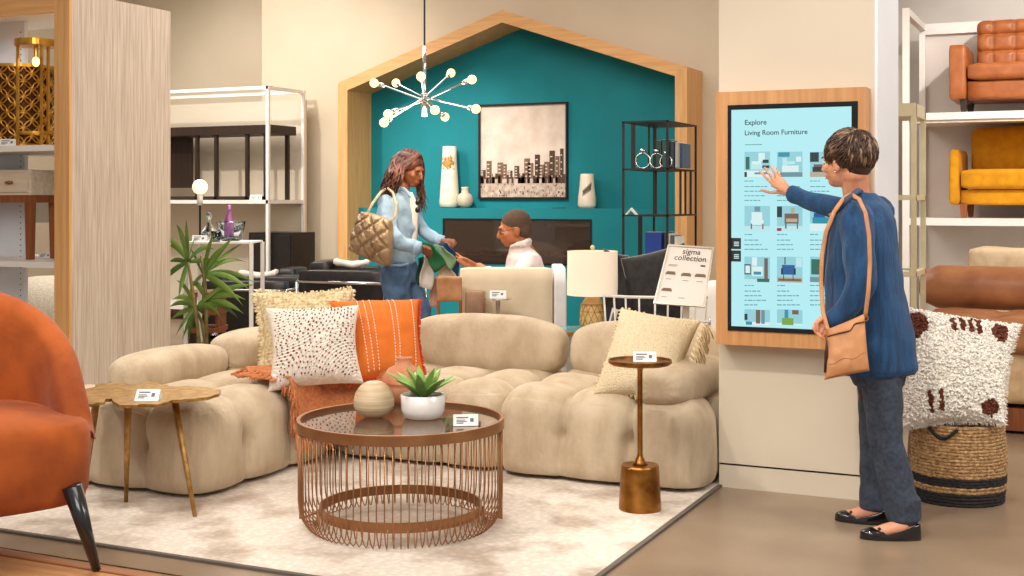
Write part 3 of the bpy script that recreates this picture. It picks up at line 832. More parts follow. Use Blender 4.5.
for i in range(n_ + 1):
    x = xa_ + (xb_ - xa_) * i / n_
    y_end = 5.13 + .10 * max(0, min(1, (-3.62 - x) / .38)) + .03 * sin(x * 9)
    for j in range(m_ + 1):
        y_st = 6.25 - .5 * max(0, min(1, (x + 3.62) / .3)); vs.append(dpos(x, y_st + (y_end - y_st) * j / m_))
for i in range(n_):
    for j in range(m_): fs.append((i * (m_ + 1) + j, (i + 1) * (m_ + 1) + j, (i + 1) * (m_ + 1) + j + 1, i * (m_ + 1) + j + 1))
b = MB(th.location); b.add(vs, fs); b.build('knit', throwm, th, smooth=True, solid=.012)
def tassel(p, ln=.09, m=throwm, par=None, d=(0, 0, -1), r=.009):
    b = MB(th.location if par is None else par[1])
    p = Vector(p); d = Vector(d)
    b.ell(p + d * .012, (r * 1.1,) * 3, n=8)
    for k in range(6):
        o_ = Vector((rnd.uniform(-1, 1), rnd.uniform(-1, 1), rnd.uniform(-.3, .3))) * .014
        b.tube([p + d * .01, p + d * ln * .5 + o_ * .7, p + d * ln + o_ * 1.3], [r * .45, r * .6, r * .4], 5)
    return b
for i in range(21):
    x = -3.93 + i * .031
    p = Vector(dpos(x, 5.14 + .09 * max(0, min(1, (-3.62 - x) / .38))))
    out_ = Vector((0, -1, -.15)) if x < -3.64 else Vector((.1, -.1, -1))
    if x < -3.64: p.z += .004
    tassel(p, .09, d=out_.normalized(), r=.011).build('tassel', throwm, th, smooth=True)
for i in range(12):
    p = Vector(dpos(-3.30, 5.16 + i * .033)); tassel(p, .08, d=(.5, -.2, -1)).build('tassel', throwm, th, smooth=True)

# ================================================================ PILLOWS
def px_quad(pts): return [P(*q_) for q_ in pts]
# cream looped pillow at the back
m_cream = M('cream_wool', (226, 208, 168), .95, col2=(196, 172, 128), nscale=46, bump=.7, bscale=120, contrast=(.42, .58))
C1 = px_quad([(262, 378, 6.50), (356, 380, 6.62), (352, 290, 6.80), (256, 293, 6.68)])
p1 = thing('throw_pillow', 'cream chunky looped wool pillow leaning behind the white dotted pillow', 'pillow', sum(C1, Vector()) / 4 - UP * .22, 0, 'throw pillows on the sofa')
b = MB(p1.location); jit = random.Random(3)
def loops(u, v): return .012 * abs(sin(u * 62 + 2 * sin(v * 70))) * abs(sin(v * 74)) + .005 * jit.random()
S1, n1 = quad_cushion(b, C1, .22, n=110, tn=loops, pinch=.11)
b.build('cover', m_cream, p1, smooth=True)
fr = MB(p1.location)
def fringe_on(mb, S_, side, n, ln, out, r=.005, lo=0., hi=1.):
    for i in range(n):
        t_ = lo + (hi - lo) * (i + .5) / n
        u, v = {'l': (0, t_), 'r': (1, t_), 't': (t_, 1), 'b': (t_, 0)}[side]
        p = S_(u, v, 1, -.006); o_ = out.normalized() * ln * jit.uniform(.7, 1.2) + Vector((jit.uniform(-1, 1), jit.uniform(-1, 1), jit.uniform(-1, 1))) * ln * .25
        mb.tube([p - o_ * .2, p + o_ * .5 + Vector((0, 0, .003)), p + o_], [r, r * 1.2, r * .8], 5)
def fringe(mb, a, c, n, ln, out, r=.005):
    a, c, out = Vector(a), Vector(c), Vector(out)
    for i in range(n):
        p = a + (c - a) * (i + .5) / n; o_ = out.normalized() * ln * jit.uniform(.7, 1.2) + Vector((jit.uniform(-1, 1), jit.uniform(-1, 1), jit.uniform(-1, 1))) * ln * .25
        mb.tube([p, p + o_ * .5 + Vector((0, 0, .003)), p + o_], [r, r * 1.2, r * .8], 5)
fringe_on(fr, S1, 'l', 90, .028, -RT); fringe_on(fr, S1, 't', 90, .020, UP); fringe_on(fr, S1, 'r', 80, .02, RT)
fr.build('fringe', m_cream, p1, smooth=True)

# white dotted pillow
m_pom = M('white_chenille', (238, 226, 212), .95, nscale=40, bump=.5, bscale=160)
m_rust = M('rust_weave', (142, 70, 42), .95, col2=(96, 46, 30), nscale=60)
C2 = px_quad([(272, 388, 6.18), (359, 380, 6.28), (355, 309, 6.44), (270, 312, 6.36)])
cm_ = sum(C2, Vector()) / 4; C2 = [cm_ + (q_ - cm_) * 1.10 for q_ in C2]
p2 = thing('throw_pillow', 'white chenille pillow with rust dots in swirling rows leaning on the sofa', 'pillow', sum(C2, Vector()) / 4 - UP * .2, 0, 'throw pillows on the sofa')
def swirl(u, v):
    r1 = sqrt((u - .12) ** 2 + (v - 1.0) ** 2); r2 = sqrt((u - .95) ** 2 + (v - .0) ** 2)
    w = 1 / (1 + exp(-(r2 - r1) * 9)); r = r1 * w + r2 * (1 - w)
    a = math.atan2(v - 1.0, u - .12) * w + math.atan2(v - 0, u - .95) * (1 - w)
    return r, a
def poms(u, v):
    r, a = swirl(u, v); return .009 * abs(sin(r * pi / .0365)) * (.45 + .55 * abs(sin(a * 34 + floor_(r / .0365) * 1.3))) 
def floor_(x): return math.floor(x)
b = MB(p2.location); S2, n2 = quad_cushion(b, C2, .25, n=150, tn=poms, pinch=.13)
b.build('cover', m_pom, p2, smooth=True)
b = MB(p2.location)
for k in range(3, 36):
    r = k * .0365
    for (cx, cy, sgn) in ((.12, 1.0, 1), (.95, 0., -1)):
        na = int(r * 92) + 4
        for j in range(na):
            a = 2 * pi * j / na + k * .4; u = cx + r * cos(a); v = cy + r * sin(a)
            if not (.05 < u < .95 and .05 < v < .95): continue
            r1 = sqrt((u - .12) ** 2 + (v - 1) ** 2); r2 = sqrt((u - .95) ** 2 + v ** 2)
            if (r1 < r2) != (sgn > 0): continue
            if jit.random() < .08: continue
            p = S2(u, v, 1, .0035); t_ = (S2(min(1, u + .01), v) - S2(max(0, u - .01), v)).normalized()
            bt_ = n2.cross(t_).normalized()
            s_ = jit.uniform(.55, 1.)
            # thin stitch following the row
            d_ = t_ * (-sin(a)) + bt_ * cos(a)
            b.ell(p, (.0075 * s_, .0052 * s_, .005), (d_.normalized(), n2.cross(d_).normalized(), n2), n=6)
b.build('stitching', m_rust, p2, smooth=True)['kind'] = 'stuff'

# orange striped pillow
m_or = M('orange_cotton', (216, 114, 36), .9, col2=(198, 98, 26), nscale=6, bump=.3, bscale=120)
C3 = px_quad([(348, 383, 6.38), (424, 376, 6.50), (419, 300, 6.70), (329, 302, 6.66)])
p3 = thing('throw_pillow', 'bright orange pillow with pairs of white dashed stitch lines', 'pillow', sum(C3, Vector()) / 4 - UP * .2, 0, 'throw pillows on the sofa')
b = MB(p3.location); S3, n3 = quad_cushion(b, C3, .24, n=60, pinch=.10, tn=lambda u, v: .004 * noise.noise(Vector((u * 6, v * 9, 0))))
b.build('cover', m_or, p3, smooth=True)
b = MB(p3.location)
for u in (.26, .33, .40, .62, .68, .9):
    for k in range(26):
        v0 = .03 + k * .037
        a, c = S3(u + .015 * (v0 - .5), v0, 1, .002), S3(u + .015 * (v0 - .5), v0 + .02, 1, .002)
        b.tube([a, c], .0024, 5)
b.build('stitching', m_pom, p3)['kind'] = 'stuff'
b = MB(p3.location); m_rd = M('red_orange_wool', (206, 62, 28), .95)
fringe_on(b, S3, 'r', 70, .016, RT, .004); fringe_on(b, S3, 't', 70, .008, UP, .004); fringe_on(b, S3, 'b', 70, .016, -UP, .004)
b.build('fringe', m_rd, p3, smooth=True)
tg = P(433, 372, 6.33)
t = thing('pillow_tag', 'white oval swing tag hanging off the orange pillow', 'tag', P(417, 374, 6.27))
MB().ell((0, 0, 0), (.022, .003, .019), (RT * .9 + UP * -.35, FW, UP), n=18).build('card', tag_white, t, smooth=True)

# right hand knotted pillow
C4 = px_quad([(593, 396, 6.00), (672, 403, 5.88), (700, 322, 6.16), (621, 309, 6.26)])
p4 = thing('throw_pillow', 'cream knotted pillow with long tassels leaning at the right end of the sofa', 'pillow', sum(C4, Vector()) / 4 - UP * .2, 0, 'throw pillows on the sofa')
b = MB(p4.location); S4, n4 = quad_cushion(b, C4, .22, n=120, pinch=.10, tn=lambda u, v: .0045 * abs(sin(u * 110 + 2 * sin(v * 40))) * abs(sin(v * 120)) + .003 * jit.random())
b.build('cover', M('cream_boucle', (226, 208, 174), .95, col2=(204, 182, 144), nscale=150, bump=.8, bscale=110, contrast=(.3, .6)), p4, smooth=True)
b = MB(p4.location)
for k in range(17):
    p = C4[2] * (k / 16) + C4[1] * (1 - k / 16) + RT * .0
    if k < 4: continue
    o_ = RT * jit.uniform(.02, .045) + UP * -.05 - FW * .02
    for q_ in range(7):
        e_ = Vector((jit.uniform(-1, 1), jit.uniform(-1, 1), jit.uniform(-1, 1))) * .022
        b.tube([p - FW * .045, p - FW * .03 + o_ * .6 + e_ * .5 + UP * .01, p + o_ * 1.2 + e_ + UP * -.04], [.0034, .0042, .003], 5)
fringe_on(b, S4, 't', 26, .016, UP, .006); fringe_on(b, S4, 'b', 16, .018, -UP, .006); fringe_on(b, S4, 'l', 26, .014, -RT, .005)
b.build('fringe', M('cream_yarn', (228, 208, 168), .95, col2=(204, 180, 138), nscale=50), p4, smooth=True)

# ================================================================ COFFEE TABLE
cc = P(401, 500, 5.19); cc.z = .012
ct = thing('coffee_table', 'round bronze wire drum coffee table with dark glass top and inner base ring', 'coffee table', cc); ct.scale = (1.01, 1.01, 1)
ztop = .447
MB().ring(.405, .42, ztop - .042, ztop, n=96).build('top_ring', bronze, ct, smooth=False, bevel=.001)
MB().lathe([(0, ztop - .024), (.405, ztop - .024), (.405, ztop - .016), (0, ztop - .016)], n=96).build('glass_top', bglass, ct)
MB().ring(.322, .330, .055, .094, n=96).build('base_ring', bronze, ct)
prof = [(.412, ztop - .04), (.412, .12), (.409, .085), (.398, .05), (.38, .022), (.362, .006), (.348, .012), (.338, .035), (.333, .07)]
w0 = None
NW = 84
for k in range(NW):
    a = 2 * pi * k / NW
    if w0 is None:
        w0 = MB().tube([(r, 0, z) for r, z in prof], .0026, 6).build('wire', bronze, ct, smooth=True)
        w0.rotation_euler = (0, 0, a)
    else:
        c = w0.copy(); COL.objects.link(c); c.parent = ct; c.rotation_euler = (0, 0, a)
for k in range(2):
    a = YAW + pi * k
    o = MB().tube([(.405, 0, ztop - .04), (.405, 0, .03), (.33, 0, .06)], [.012, .012, .009], 4).build('strut', bronze, ct); o.rotation_euler = (0, 0, a)
lbl = P(370, 527, 4.93); MB(cc).obox(lbl, RT * .008, UP * .012, FW * .0015).build('care_label', tag_white, ct)
zt = cc.z + ztop - .0155
# egg-shaped ribbed vase
p = PZ(374, 417, zt)
prof = []
for i in range(41):
    t_ = i / 40; a = -pi / 2 + t_ * (pi * .93)
    r = .084 * max(0, cos(a)) ** .8 * (1 - .13 * sin(a))
    z = .075 + .077 * sin(a)
    if .25 < t_ < .85: r += .0016 * sin(t_ * 110)
    prof.append((max(r, .018), z))
prof += [(.014, .150), (.012, .13), (0, .128)]
o = MB().lathe(prof, n=48).build('vase', M('sand_stoneware', (216, 194, 160), .45, col2=(178, 148, 112), nscale=5, stretch=(.3, .3, 9), bump=.15, bscale=20), smooth=True); o.location = p
tag(o, 'sand-coloured ribbed egg-shaped vase on the glass coffee table', 'vase')
# terracotta vase
p = PZ(404, 403, zt)
t = thing('vase', 'terracotta vase with short neck behind the succulent', 'vase', p)
terr = M('terracotta', (200, 142, 104), .6, col2=(186, 108, 70), nscale=12, bump=.1)
MB().lathe([(.05, 0), (.08, .02), (.098, .07), (.094, .12), (.07, .155), (.036, .172), (.034, .2), (.037, .204), (.031, .204), (.028, .175), (0, .17)], n=44).build('body', terr, t, smooth=True)
b = MB()
for z in (.085, .092): b.ring(.096, .099, z, z + .002, n=44)
b.build('incised_band', M('terracotta_dark', (160, 88, 56), .7), t)
# succulent
p = PZ(423, 418, zt)
t = thing('potted_succulent', 'green succulent in a round white bowl pot on the coffee table', 'plant', p)
MB().lathe([(.06, 0), (.078, .006), (.09, .035), (.093, .098), (.089, .100), (.086, .096), (.084, .08), (0, .08)], n=48).build('pot', M('white_glaze', (236, 232, 226), .22, nscale=3, coat=.4), t, smooth=True)
MB().lathe([(0, .086), (.085, .084)], n=32).build('soil', M('dark_pebbles', (56, 48, 44), .9, nscale=80, col2=(96, 88, 80)), t)
succ = M('succulent_green', (150, 182, 96), .4, col2=(106, 148, 68), nscale=12, contrast=(.3, .7))
def fat_leaf(a, el, ln, wd_):
    b = MB(); d = Vector((cos(a) * cos(el), sin(a) * cos(el), sin(el))); side = Vector((-sin(a), cos(a), 0)); up = side.cross(d)
    n = 9; vs = []; fs = []; m = 10
    for i in range(n + 1):
        t_ = i / n; w = wd_ * (.35 + 1.2 * sin(pi * min(1, t_ ** .8 * .62 + .08))) * (1 - t_ ** 4) * .75 + .0008
        c = Vector((cos(a) * .012, sin(a) * .012, .085)) + d * ln * t_ - up * (-.012 * sin(pi * t_)) * -1
        c += UP * (.02 * t_ * t_)
        for j in range(m):
            q_ = 2 * pi * j / m; hh = .42 if sin(q_) < 0 else .16
            vs.append(c + side * w * cos(q_) + up * w * hh * sin(q_) * 1.0)
    for i in range(n):
        for j in range(m): fs.append((i * m + j, i * m + (j + 1) % m, (i + 1) * m + (j + 1) % m, (i + 1) * m + j))
    fs.append(tuple(range(m - 1, -1, -1))); b.add(vs, fs); b.build('leaf', succ, t, smooth=True)
for i in range(9): fat_leaf(2 * pi * i / 9 + .2, radians(rnd.uniform(22, 34)), rnd.uniform(.145, .175), .021)
for i in range(7): fat_leaf(2 * pi * i / 7 + .5, radians(rnd.uniform(48, 60)), rnd.uniform(.105, .13), .019)
for i in range(4): fat_leaf(2 * pi * i / 4, radians(74), .065, .011)
price_tag(466, 426, 0, 'small white price tag on the glass coffee table right of the succulent', .1, z=zt + .001, ang=.1)

# ================================================================ BRONZE DRINK TABLE
dp = P(640, 505, 5.47); dp.z = .012
t = thing('drink_table', 'slim antique brass drink table with heavy tapered cylinder base', 'side table', dp)
MB().lathe([(.090, 0), (.092, .006), (.082, .185), (.078, .192), (.0, .192)], n=56).build('base', brass, t, smooth=False, bevel=0)
MB().lathe([(.035, .192), (.022, .205), (.020, .215), (.014, .225), (.0115, .24), (.0115, .60), (.016, .618), (.03, .628)], n=24).build('stem', brass, t, smooth=True)
zt2 = .645
MB().lathe([(.03, zt2 - .02), (.125, zt2 - .02), (.137, zt2 - .012), (.137, zt2 + .002), (.131, zt2 + .002), (.128, zt2 - .008), (0, zt2 - .008)], n=64).build('tray_top', brass, t, smooth=False)
price_tag(645, 362, 0, 'small white price tag on the round top of the brass drink table', .1, z=dp.z + zt2 - .007, ang=-.05)

# ================================================================ GOLD LEAF-SHAPED TABLE
zt3 = .505
out = [(78, 397), (80, 390), (95, 387), (96, 384), (122, 382), (125, 385), (140, 385), (143, 381.5), (158, 382), (161, 384.5), (166, 384), (169, 386), (190, 386), (214, 388), (221, 390), (219, 394), (207, 397), (190, 399), (172, 400), (167, 402), (158, 404.5), (142, 404), (136, 405), (120, 405), (113, 401), (112, 398.5), (106, 399), (104, 402), (92, 404), (82, 403)]
poly = []
for i, (x, y) in enumerate(out):
    x2, y2 = out[(i + 1) % len(out)]
    for k in range(3):
        f_ = k / 3; j_ = rnd.uniform(-.25, .25)
        poly.append(PZ(x + (x2 - x) * f_ + j_ * 2, y + (y2 - y) * f_ + j_, zt3))
g = sum(poly, Vector()) / len(poly); g.z = .012
gt = thing('accent_table', 'hammered gold side table with ragged leaf-shaped top and three tapered legs', 'side table', g)
MB(g).prism(poly, (0, 0, -.013)).build('table_top', goldt, gt)
for (tx, ty, bx, by) in ((174, 401, 195, 516.5), (128, 403, 126, 502), (97, 400, 82, 503)):
    a = PZ(tx, ty - 4, zt3 - .013); c = PZ(bx, by, .012)
    MB(g).tube([a, c], [.017, .009], 12).build('leg', goldt, gt, smooth=True)
price_tag(146, 401, 0, 'small white price tag lying on the gold leaf-shaped table', .1, z=zt3 + .0005, tilt=1.0)

# ================================================================ ORANGE ARMCHAIR
lat = (RT * .83 + FW * .55).normalized(); fac = (RT * .55 - FW * .83).normalized()
AC = CV(-1.915, 4.30); AC.z = .10
oc = thing('barrel_armchair', 'rust orange velvet barrel armchair with black tapered legs on the wooden platform', 'armchair', AC)
def loc(l, f_, z): return AC + lat * l + fac * f_ + UP * z
b = MB(AC); NS = 64; sec = 24; vs = []; fs = []
for i in range(NS + 1):
    u = i / NS; ext = .19; R0 = .385
    Lm = ext * 2 + pi * R0; sd = u * Lm
    if sd < ext: l, f_, dl, df = R0, ext - sd, 1, 0
    elif sd > Lm - ext: l, f_, dl, df = -R0, ext - (Lm - sd), -1, 0
    else:
        a = (sd - ext) / R0; l, f_, dl, df = R0 * cos(a), -R0 * sin(a), cos(a), -sin(a)
    k_ = min(u, 1 - u) * 2
    hh = .47 + .455 * sin(min(1, k_ * 1.15) * pi / 2) ** .8
    zb = .42
    for j in range(sec):
        q_ = j / (sec - 1); tk = .05
        if q_ < .35: z = zb + (hh - tk - zb) * q_ / .35; o_ = -tk - .012 * sin(q_ / .35 * pi)
        elif q_ < .65: aa = (q_ - .35) / .3 * pi; z = hh - tk + tk * sin(aa); o_ = -tk * cos(aa)
        else: z = hh - tk - (hh - tk - zb) * (q_ - .65) / .35; o_ = tk + .008 * sin((q_ - .65) / .35 * pi) - .03 * ((q_ - .65) / .35) ** 2
        vs.append(loc(l + dl * o_, f_ + df * o_, z))
for i in range(NS):
    for j in range(sec):
        j2 = (j + 1) % sec; fs.append((i * sec + j, (i + 1) * sec + j, (i + 1) * sec + j2, i * sec + j2))
fs.append(tuple(range(sec - 1, -1, -1))); fs.append(tuple(NS * sec + j for j in range(sec)))
b.add(vs, fs); b.build('backrest', orangev, oc, smooth=True)
# seat: D shaped crowned block
def dshape(z0, z1, grow, name, crown):
    ring_ = []
    K = 48
    for k in range(K):
        a = 2 * pi * k / K; l = sin(a); f_ = cos(a)
        l2 = math.copysign(abs(l) ** .55, l) * .435; f2 = (math.copysign(abs(f_) ** (.5 if f_ > 0 else .9), f_) * (.33 if f_ > 0 else .43))
        ring_.append((l2 * grow, f2 * grow))
    levels = [(.80, z0), (.93, z0 + .012), (.985, z0 + .05), (1.0, (z0 + z1) / 2), (1., z1 - .045), (.975, z1 - .015), (.93, z1), (.7, z1 + crown * .55), (.4, z1 + crown * .9), (.05, z1 + crown)]
    vs = []; fs = []
    for s_, z in levels:
        for l, f_ in ring_: vs.append(loc(l * s_, f_ * s_ + .0, z))
    for i in range(len(levels) - 1):
        for j in range(K): fs.append((i * K + j, i * K + (j + 1) % K, (i + 1) * K + (j + 1) % K, (i + 1) * K + j))
    fs.append(tuple(range(K - 1, -1, -1))); fs.append(tuple((len(levels) - 1) * K + j for j in range(K)))
    return MB(AC).add(vs, fs).build(name, orangev, oc, smooth=True)
dshape(.21, .50, 1.0, 'seat', .035)
pp = []
lm = M('black_lacquer_leg', (26, 24, 28), .25, coat=.5)
foot = PZ(97, 571, .10); fl = foot - AC
fl_l, fl_f = fl.dot(lat), fl.dot(fac)
for sl, sf in ((1, 1), (-1, 1), (1, -1), (-1, -1)):
    top = loc(sl * .30, .20, .25) if sf > 0 else loc(sl * .12, -.22, .25); bot = loc(sl * .43, .30, 0) if sf > 0 else loc(sl * .16, -.30, 0)
    if sl == 1 and sf == 1:
        bot = foot; top = P(72, 486, 4.22)
    MB(AC).tube([top, bot], [.034, .014], 14).build('leg', lm, oc, smooth=True)

# ================================================================ LEFT DISPLAY UNIT
UX = -5.37; UY = 5.50
du = thing('display_bay', 'tall oak and washed ash display bay with white shelves at the left', 'shelving', (-6.3, UY, 0))
do = du.location
MB(do).box((UX - .02, UY + .02, 0), (UX, 6.37, 2.55)).build('side_panel', ashw, du)
MB(do).box((UX - .115, UY, 0), (UX - .0, UY + .02, 2.70)).build('front_stile', oak, du)
MB(do).box((-7.6, UY, 2.435), (UX - .115, UY + .02, 2.70)).build('front_rail', oakh, du)
MB(do).box((UX - .112, UY + .02, 0), (UX - .02, 6.37, 2.55)).build('side_lining', whiteg, du)
MB(do).box((-7.6, UY + .02, 2.50), (UX - .112, 6.37, 2.55)).build('top_panel', white, du)
def ub(z): return MB(do).box((-7.6, UY + .06, z - .035), (UX - .115, 6.30, z)).build('shelf', white, du)
zA = 1.35 + (200 - 144) * 7.3 / FPX; zB = 1.35 - (263 - 200) * 7.3 / FPX
ub(zA); ub(zB); ub(.25)
xd = PY(22, 200, 6.0).x
MB(do).box((-7.6, 6.02, 0), (xd, 6.05, 2.5)).build('back_panel', whiteg, du)
b = MB(do)
for k in range(60): b.box((xd - .035, 6.017, .3 + k * .036), (xd - .028, 6.02, .307 + k * .036))
b.build('peg_holes', reveal, du)['kind'] = 'stuff'
MB(do).box((-7.6, 6.28, 1.2), (UX - .115, 6.31, 1.50)).build('back_rail', wallp, du)
# gold pierced drum table on upper shelf
p = PY(14, 143, 5.85); gx = p.x; rr = .30
gd = thing('pierced_drum', 'gold drum side table with pierced circle lattice on the upper white shelf', 'side table', (PY(47, 143, 5.85).x - rr - .02, 5.72 + .12, zA))
gd.location.y = 5.80
rr = .21; gd.location.x = PY(46, 143, 5.80).x - rr
hgt = (143 - 58) * 7.45 / FPX
MB().lathe([(rr - .02, 0.002), (rr - .02, hgt - .01)], n=40).build('inner_wall', M('drum_inside', (92, 56, 22), .5, metal=.6), gd)
MB().ring(rr - .015, rr + .004, 0, .018, n=60).build('hoop', goldm, gd); MB().ring(rr - .015, rr + .004, hgt - .018, hgt, n=60).build('hoop', goldm, gd)
MB().lathe([(0, hgt - .012), (rr - .01, hgt - .012), (rr - .01, hgt - .004), (0, hgt - .004)], n=40).build('top_plate', goldm, gd)
b = MB(); nc = 14; rowh = 2 * pi * rr / nc
rows = int(hgt / rowh) + 2
for r_ in range(rows * 2 - 1):
    for k in range(nc):
        a0 = 2 * pi * (k + (.5 if r_ % 2 else 0)) / nc; z0 = .02 + r_ * rowh * .5
        pts = []
        for q_ in range(16):
            w = 2 * pi * q_ / 16; zz = z0 + sin(w) * rowh * .48
            if zz < .008 or zz > hgt - .008: zz = min(max(zz, .008), hgt - .008)
            aa = a0 + cos(w) * rowh * .48 / rr
            pts.append(((rr - .003) * cos(aa), (rr - .003) * sin(aa), zz))
        b.tube(pts, .0052, 6, closed=True)
b.build('lattice', goldm, gd, smooth=True)
# gold candle stand
p = PY(41, 130, 5.72)
gs = thing('lantern_stand', 'gold round-topped lantern stand in front of the pierced drum', 'lantern', (p.x + .02, 5.66, zA))
h2 = (143 - 33) * 7.3 / FPX
MB().lathe([(0, h2 - .04), (.118, h2 - .04), (.122, h2 - .035), (.122, h2), (0, h2)], n=40).build('top_disc', goldm, gs)
for k in range(3):
    a = radians(-95 + k * 120) - .9
    MB().box((.104 * cos(a) - .007, .104 * sin(a) - .007, 0), (.104 * cos(a) + .007, .104 * sin(a) + .007, h2 - .04)).build('leg', goldm, gs)
MB().ring(.095, .11, .07, .085, n=40).build('lower_ring', goldm, gs)
MB().tube([(0, 0, h2 - .04), (0, 0, h2 - .1)], .012, 10).build('lamp_socket', goldm, gs)
MB().ell((0, 0, h2 - .13), (.022, .022, .03), n=14).build('bulb', bulbm, gs, smooth=True)
# nightstand
na, nb = PY(-60, 195, 5.72), PY(31, 168, 5.72)
xs = nb.x; zt4 = 1.35 + 32 * 7.3 / FPX; zb4 = 1.35 + 5 * 7.3 / FPX
ns = thing('nightstand', 'whitewashed single-drawer nightstand on brown wooden legs on the lower white shelf', 'nightstand', ((na.x + xs) / 2, 5.72, zB)); no = ns.location
whw = wood('whitewashed_oak', (222, 204, 180), (200, 180, 154), vert=False)
MB(no).box((na.x, 5.72, zb4), (xs, 6.0, zt4)).build('carcass', whw, ns, bevel=.003)
dr = MB(no).box((na.x + .02, 5.708, zb4 + .02), (xs - .02, 5.72, zt4 - .02)).build('drawer', whw, ns, bevel=.002)
kx = PY(9, 180, 5.7).x
MB(no).tube([(kx - .03, 5.70, (zb4 + zt4) / 2), (kx, 5.685, (zb4 + zt4) / 2), (kx + .03, 5.70, (zb4 + zt4) / 2)], .007, 8).ell((kx, 5.70, (zb4 + zt4) / 2), (.012, .012, .012), n=10).build('drawer_pull', brass, dr, smooth=True)
MB(no).box((na.x + .01, 5.73, zb4 - .045), (xs - .01, 5.99, zb4)).build('apron', legwood, ns)
for x in (xs - .07, na.x + .02):
    for y in (5.735, 5.93): MB(no).prism([(x, y, zb4 - .045), (x + .055, y, zb4 - .045), (x + .045, y, zB), (x + .012, y, zB)], (0, .04, 0)).build('leg', legwood, ns)
price_tag(8, 147, 0, 'white price tag on the edge of the upper white shelf in the oak bay', .1, z=.6).location = (PY(7, 147, 5.57).x, 5.57, zA + .0)
price_tag(37, 245, 0, 'small white price tag standing by the nightstand leg on the lower shelf', .08, z=.6).location = (PY(41, 250, 5.9).x, 5.93, zB)
# cream boucle chair beyond the lower shelf
bp_ = P(40, 262, 9.9)
bc = thing('boucle_chair', 'cream boucle chair back visible beyond the lower shelf of the oak bay', 'armchair', (bp_.x, bp_.y, 0))
cb = M('cream_boucle_chair', (226, 216, 198), .95, col2=(206, 194, 172), nscale=60, bump=.6, bscale=120)
MB().ell((0.15, 0, .42), (.55, .4, .34), (RT, FW, UP), n=36, e=.8, e2=.75).build('backrest', cb, bc, smooth=True)
MB().ell((0.1, -.25, .24), (.45, .35, .16), (RT, FW, UP), n=30, e=.7, e2=.6).build('seat', cb, bc, smooth=True)
# ================================================================ TOUCH SCREEN KIOSK
KF = 5.68
k0, k1 = PY(716, 344, KF), PY(866, 87.5, KF)
kx0, kx1, kz0, kz1 = k0.x, k1.x, .685, 1.847
ks = thing('touch_screen', 'tall oak-framed touch screen display mounted on the cream pillar', 'screen', ((kx0 + kx1) / 2, 5.80, kz0)); ko = ks.location
s0, s1 = PY(728, 330, KF), PY(858, 103.5, KF)
bx0, bx1, bz0, bz1 = s0.x, s1.x, kz0 + .067, kz1 - .062
okv = wood('kiosk_oak', (206, 152, 98), (184, 128, 76), vert=True)
b = MB(ko)
b.box((kx0, KF, kz0), (bx0, 5.799, kz1)).box((bx1, KF, kz0), (kx1, 5.799, kz1)).box((bx0, KF, kz0), (bx1, 5.799, bz0)).box((bx0, KF, bz1), (bx1, 5.799, kz1))
b.build('oak_frame', okv, ks)
bez = .014
b = MB(ko); y = KF - .006
lx0, lx1, lz0, lz1 = PY(731, 200, y).x, PY(851.5, 200, y).x, bz0 + .02, bz1 - .022
b.box((bx0, y, bz0), (lx0, KF + .05, bz1)).box((lx1, y, bz0), (bx1, KF + .05, bz1)).box((lx0, y, bz0), (lx1, KF + .05, lz0)).box((lx0, y, lz1), (lx1, KF + .05, bz1))
b.build('bezel', blackm, ks)
def em(name, rgb, e=1.0):
    return M(name, rgb, .3, emit=e, nscale=1, col2=rgb, spec=.3)
def flat_em(name, rgb, e=.9):
    m = bpy.data.materials.new(name); m.use_nodes = True; b_ = m.node_tree.nodes['Principled BSDF']
    b_.inputs['Base Color'].default_value = (.02, .02, .02, 1); b_.inputs['Roughness'].default_value = .25
    b_.inputs['Emission Color'].default_value = lin(rgb) + [1]; b_.inputs['Emission Strength'].default_value = e
    return m
SC = flat_em('screen_white', (178, 236, 242), 1.0)
MB(ko).box((lx0, KF + .002, lz0), (lx1, KF + .01, lz1)).build('screen_panel', SC, ks)
ys = KF + .0018
inkS = flat_em('screen_ink', (18, 44, 62)); greyS = flat_em('screen_grey', (92, 160, 172))
def scp(px_, py_): return PY(px_, py_, ys)
def stext(name, s, px_, pyb, size):
    p = scp(px_, pyb) - ko
    return text_mesh(name, s, size, inkS, ks, frame4(p, (1, 0, 0), (0, 0, 1), (0, -1, 0)), extr=.0004)
stext('heading_text', 'Explore', 744.5, 125, .0325)
stext('heading_text', 'Living Room Furniture', 744.5, 135.3, .0315)
pal_ = {k: flat_em('picture_' + k, v) for k, v in dict(wall=(150, 216, 226), pale=(196, 240, 244), white=(226, 250, 250), dark=(24, 40, 52), blue=(20, 92, 160), teal=(40, 150, 176), green=(24, 110, 92), brown=(120, 92, 78), tan=(186, 178, 150), grey=(110, 150, 160), lime=(120, 170, 60), red=(150, 40, 70)).items()}
pk = list(pal_.keys())
def tile(px_, pyt, pyb, shapes, label=None, pxr=None):
    a, c = scp(px_, pyb), scp(pxr or px_ + 25.5, pyt)
    w, h = c.x - a.x, c.z - a.z
    mb = MB(ko); used = ['wall'] + sorted({q_[4] for q_ in shapes} - {'wall'}); 
    mb.mi = 0; mb.box((a.x, ys - .0006, a.z), (c.x, ys, c.z))
    for n, (x0, z0, x1, z1, m) in enumerate(shapes):
        mb.mi = used.index(m); yy = ys - .0008 - .0002 * n
        mb.box((a.x + w * x0, yy, a.z + h * z0), (a.x + w * x1, yy + .0002, a.z + h * z1))
    o = mb.build('product_picture', [pal_[k] for k in used], ks)
    return o
R1, R2, R3, R4 = (151.5, 177), (206, 231), (257, 282), (310, 324.5)
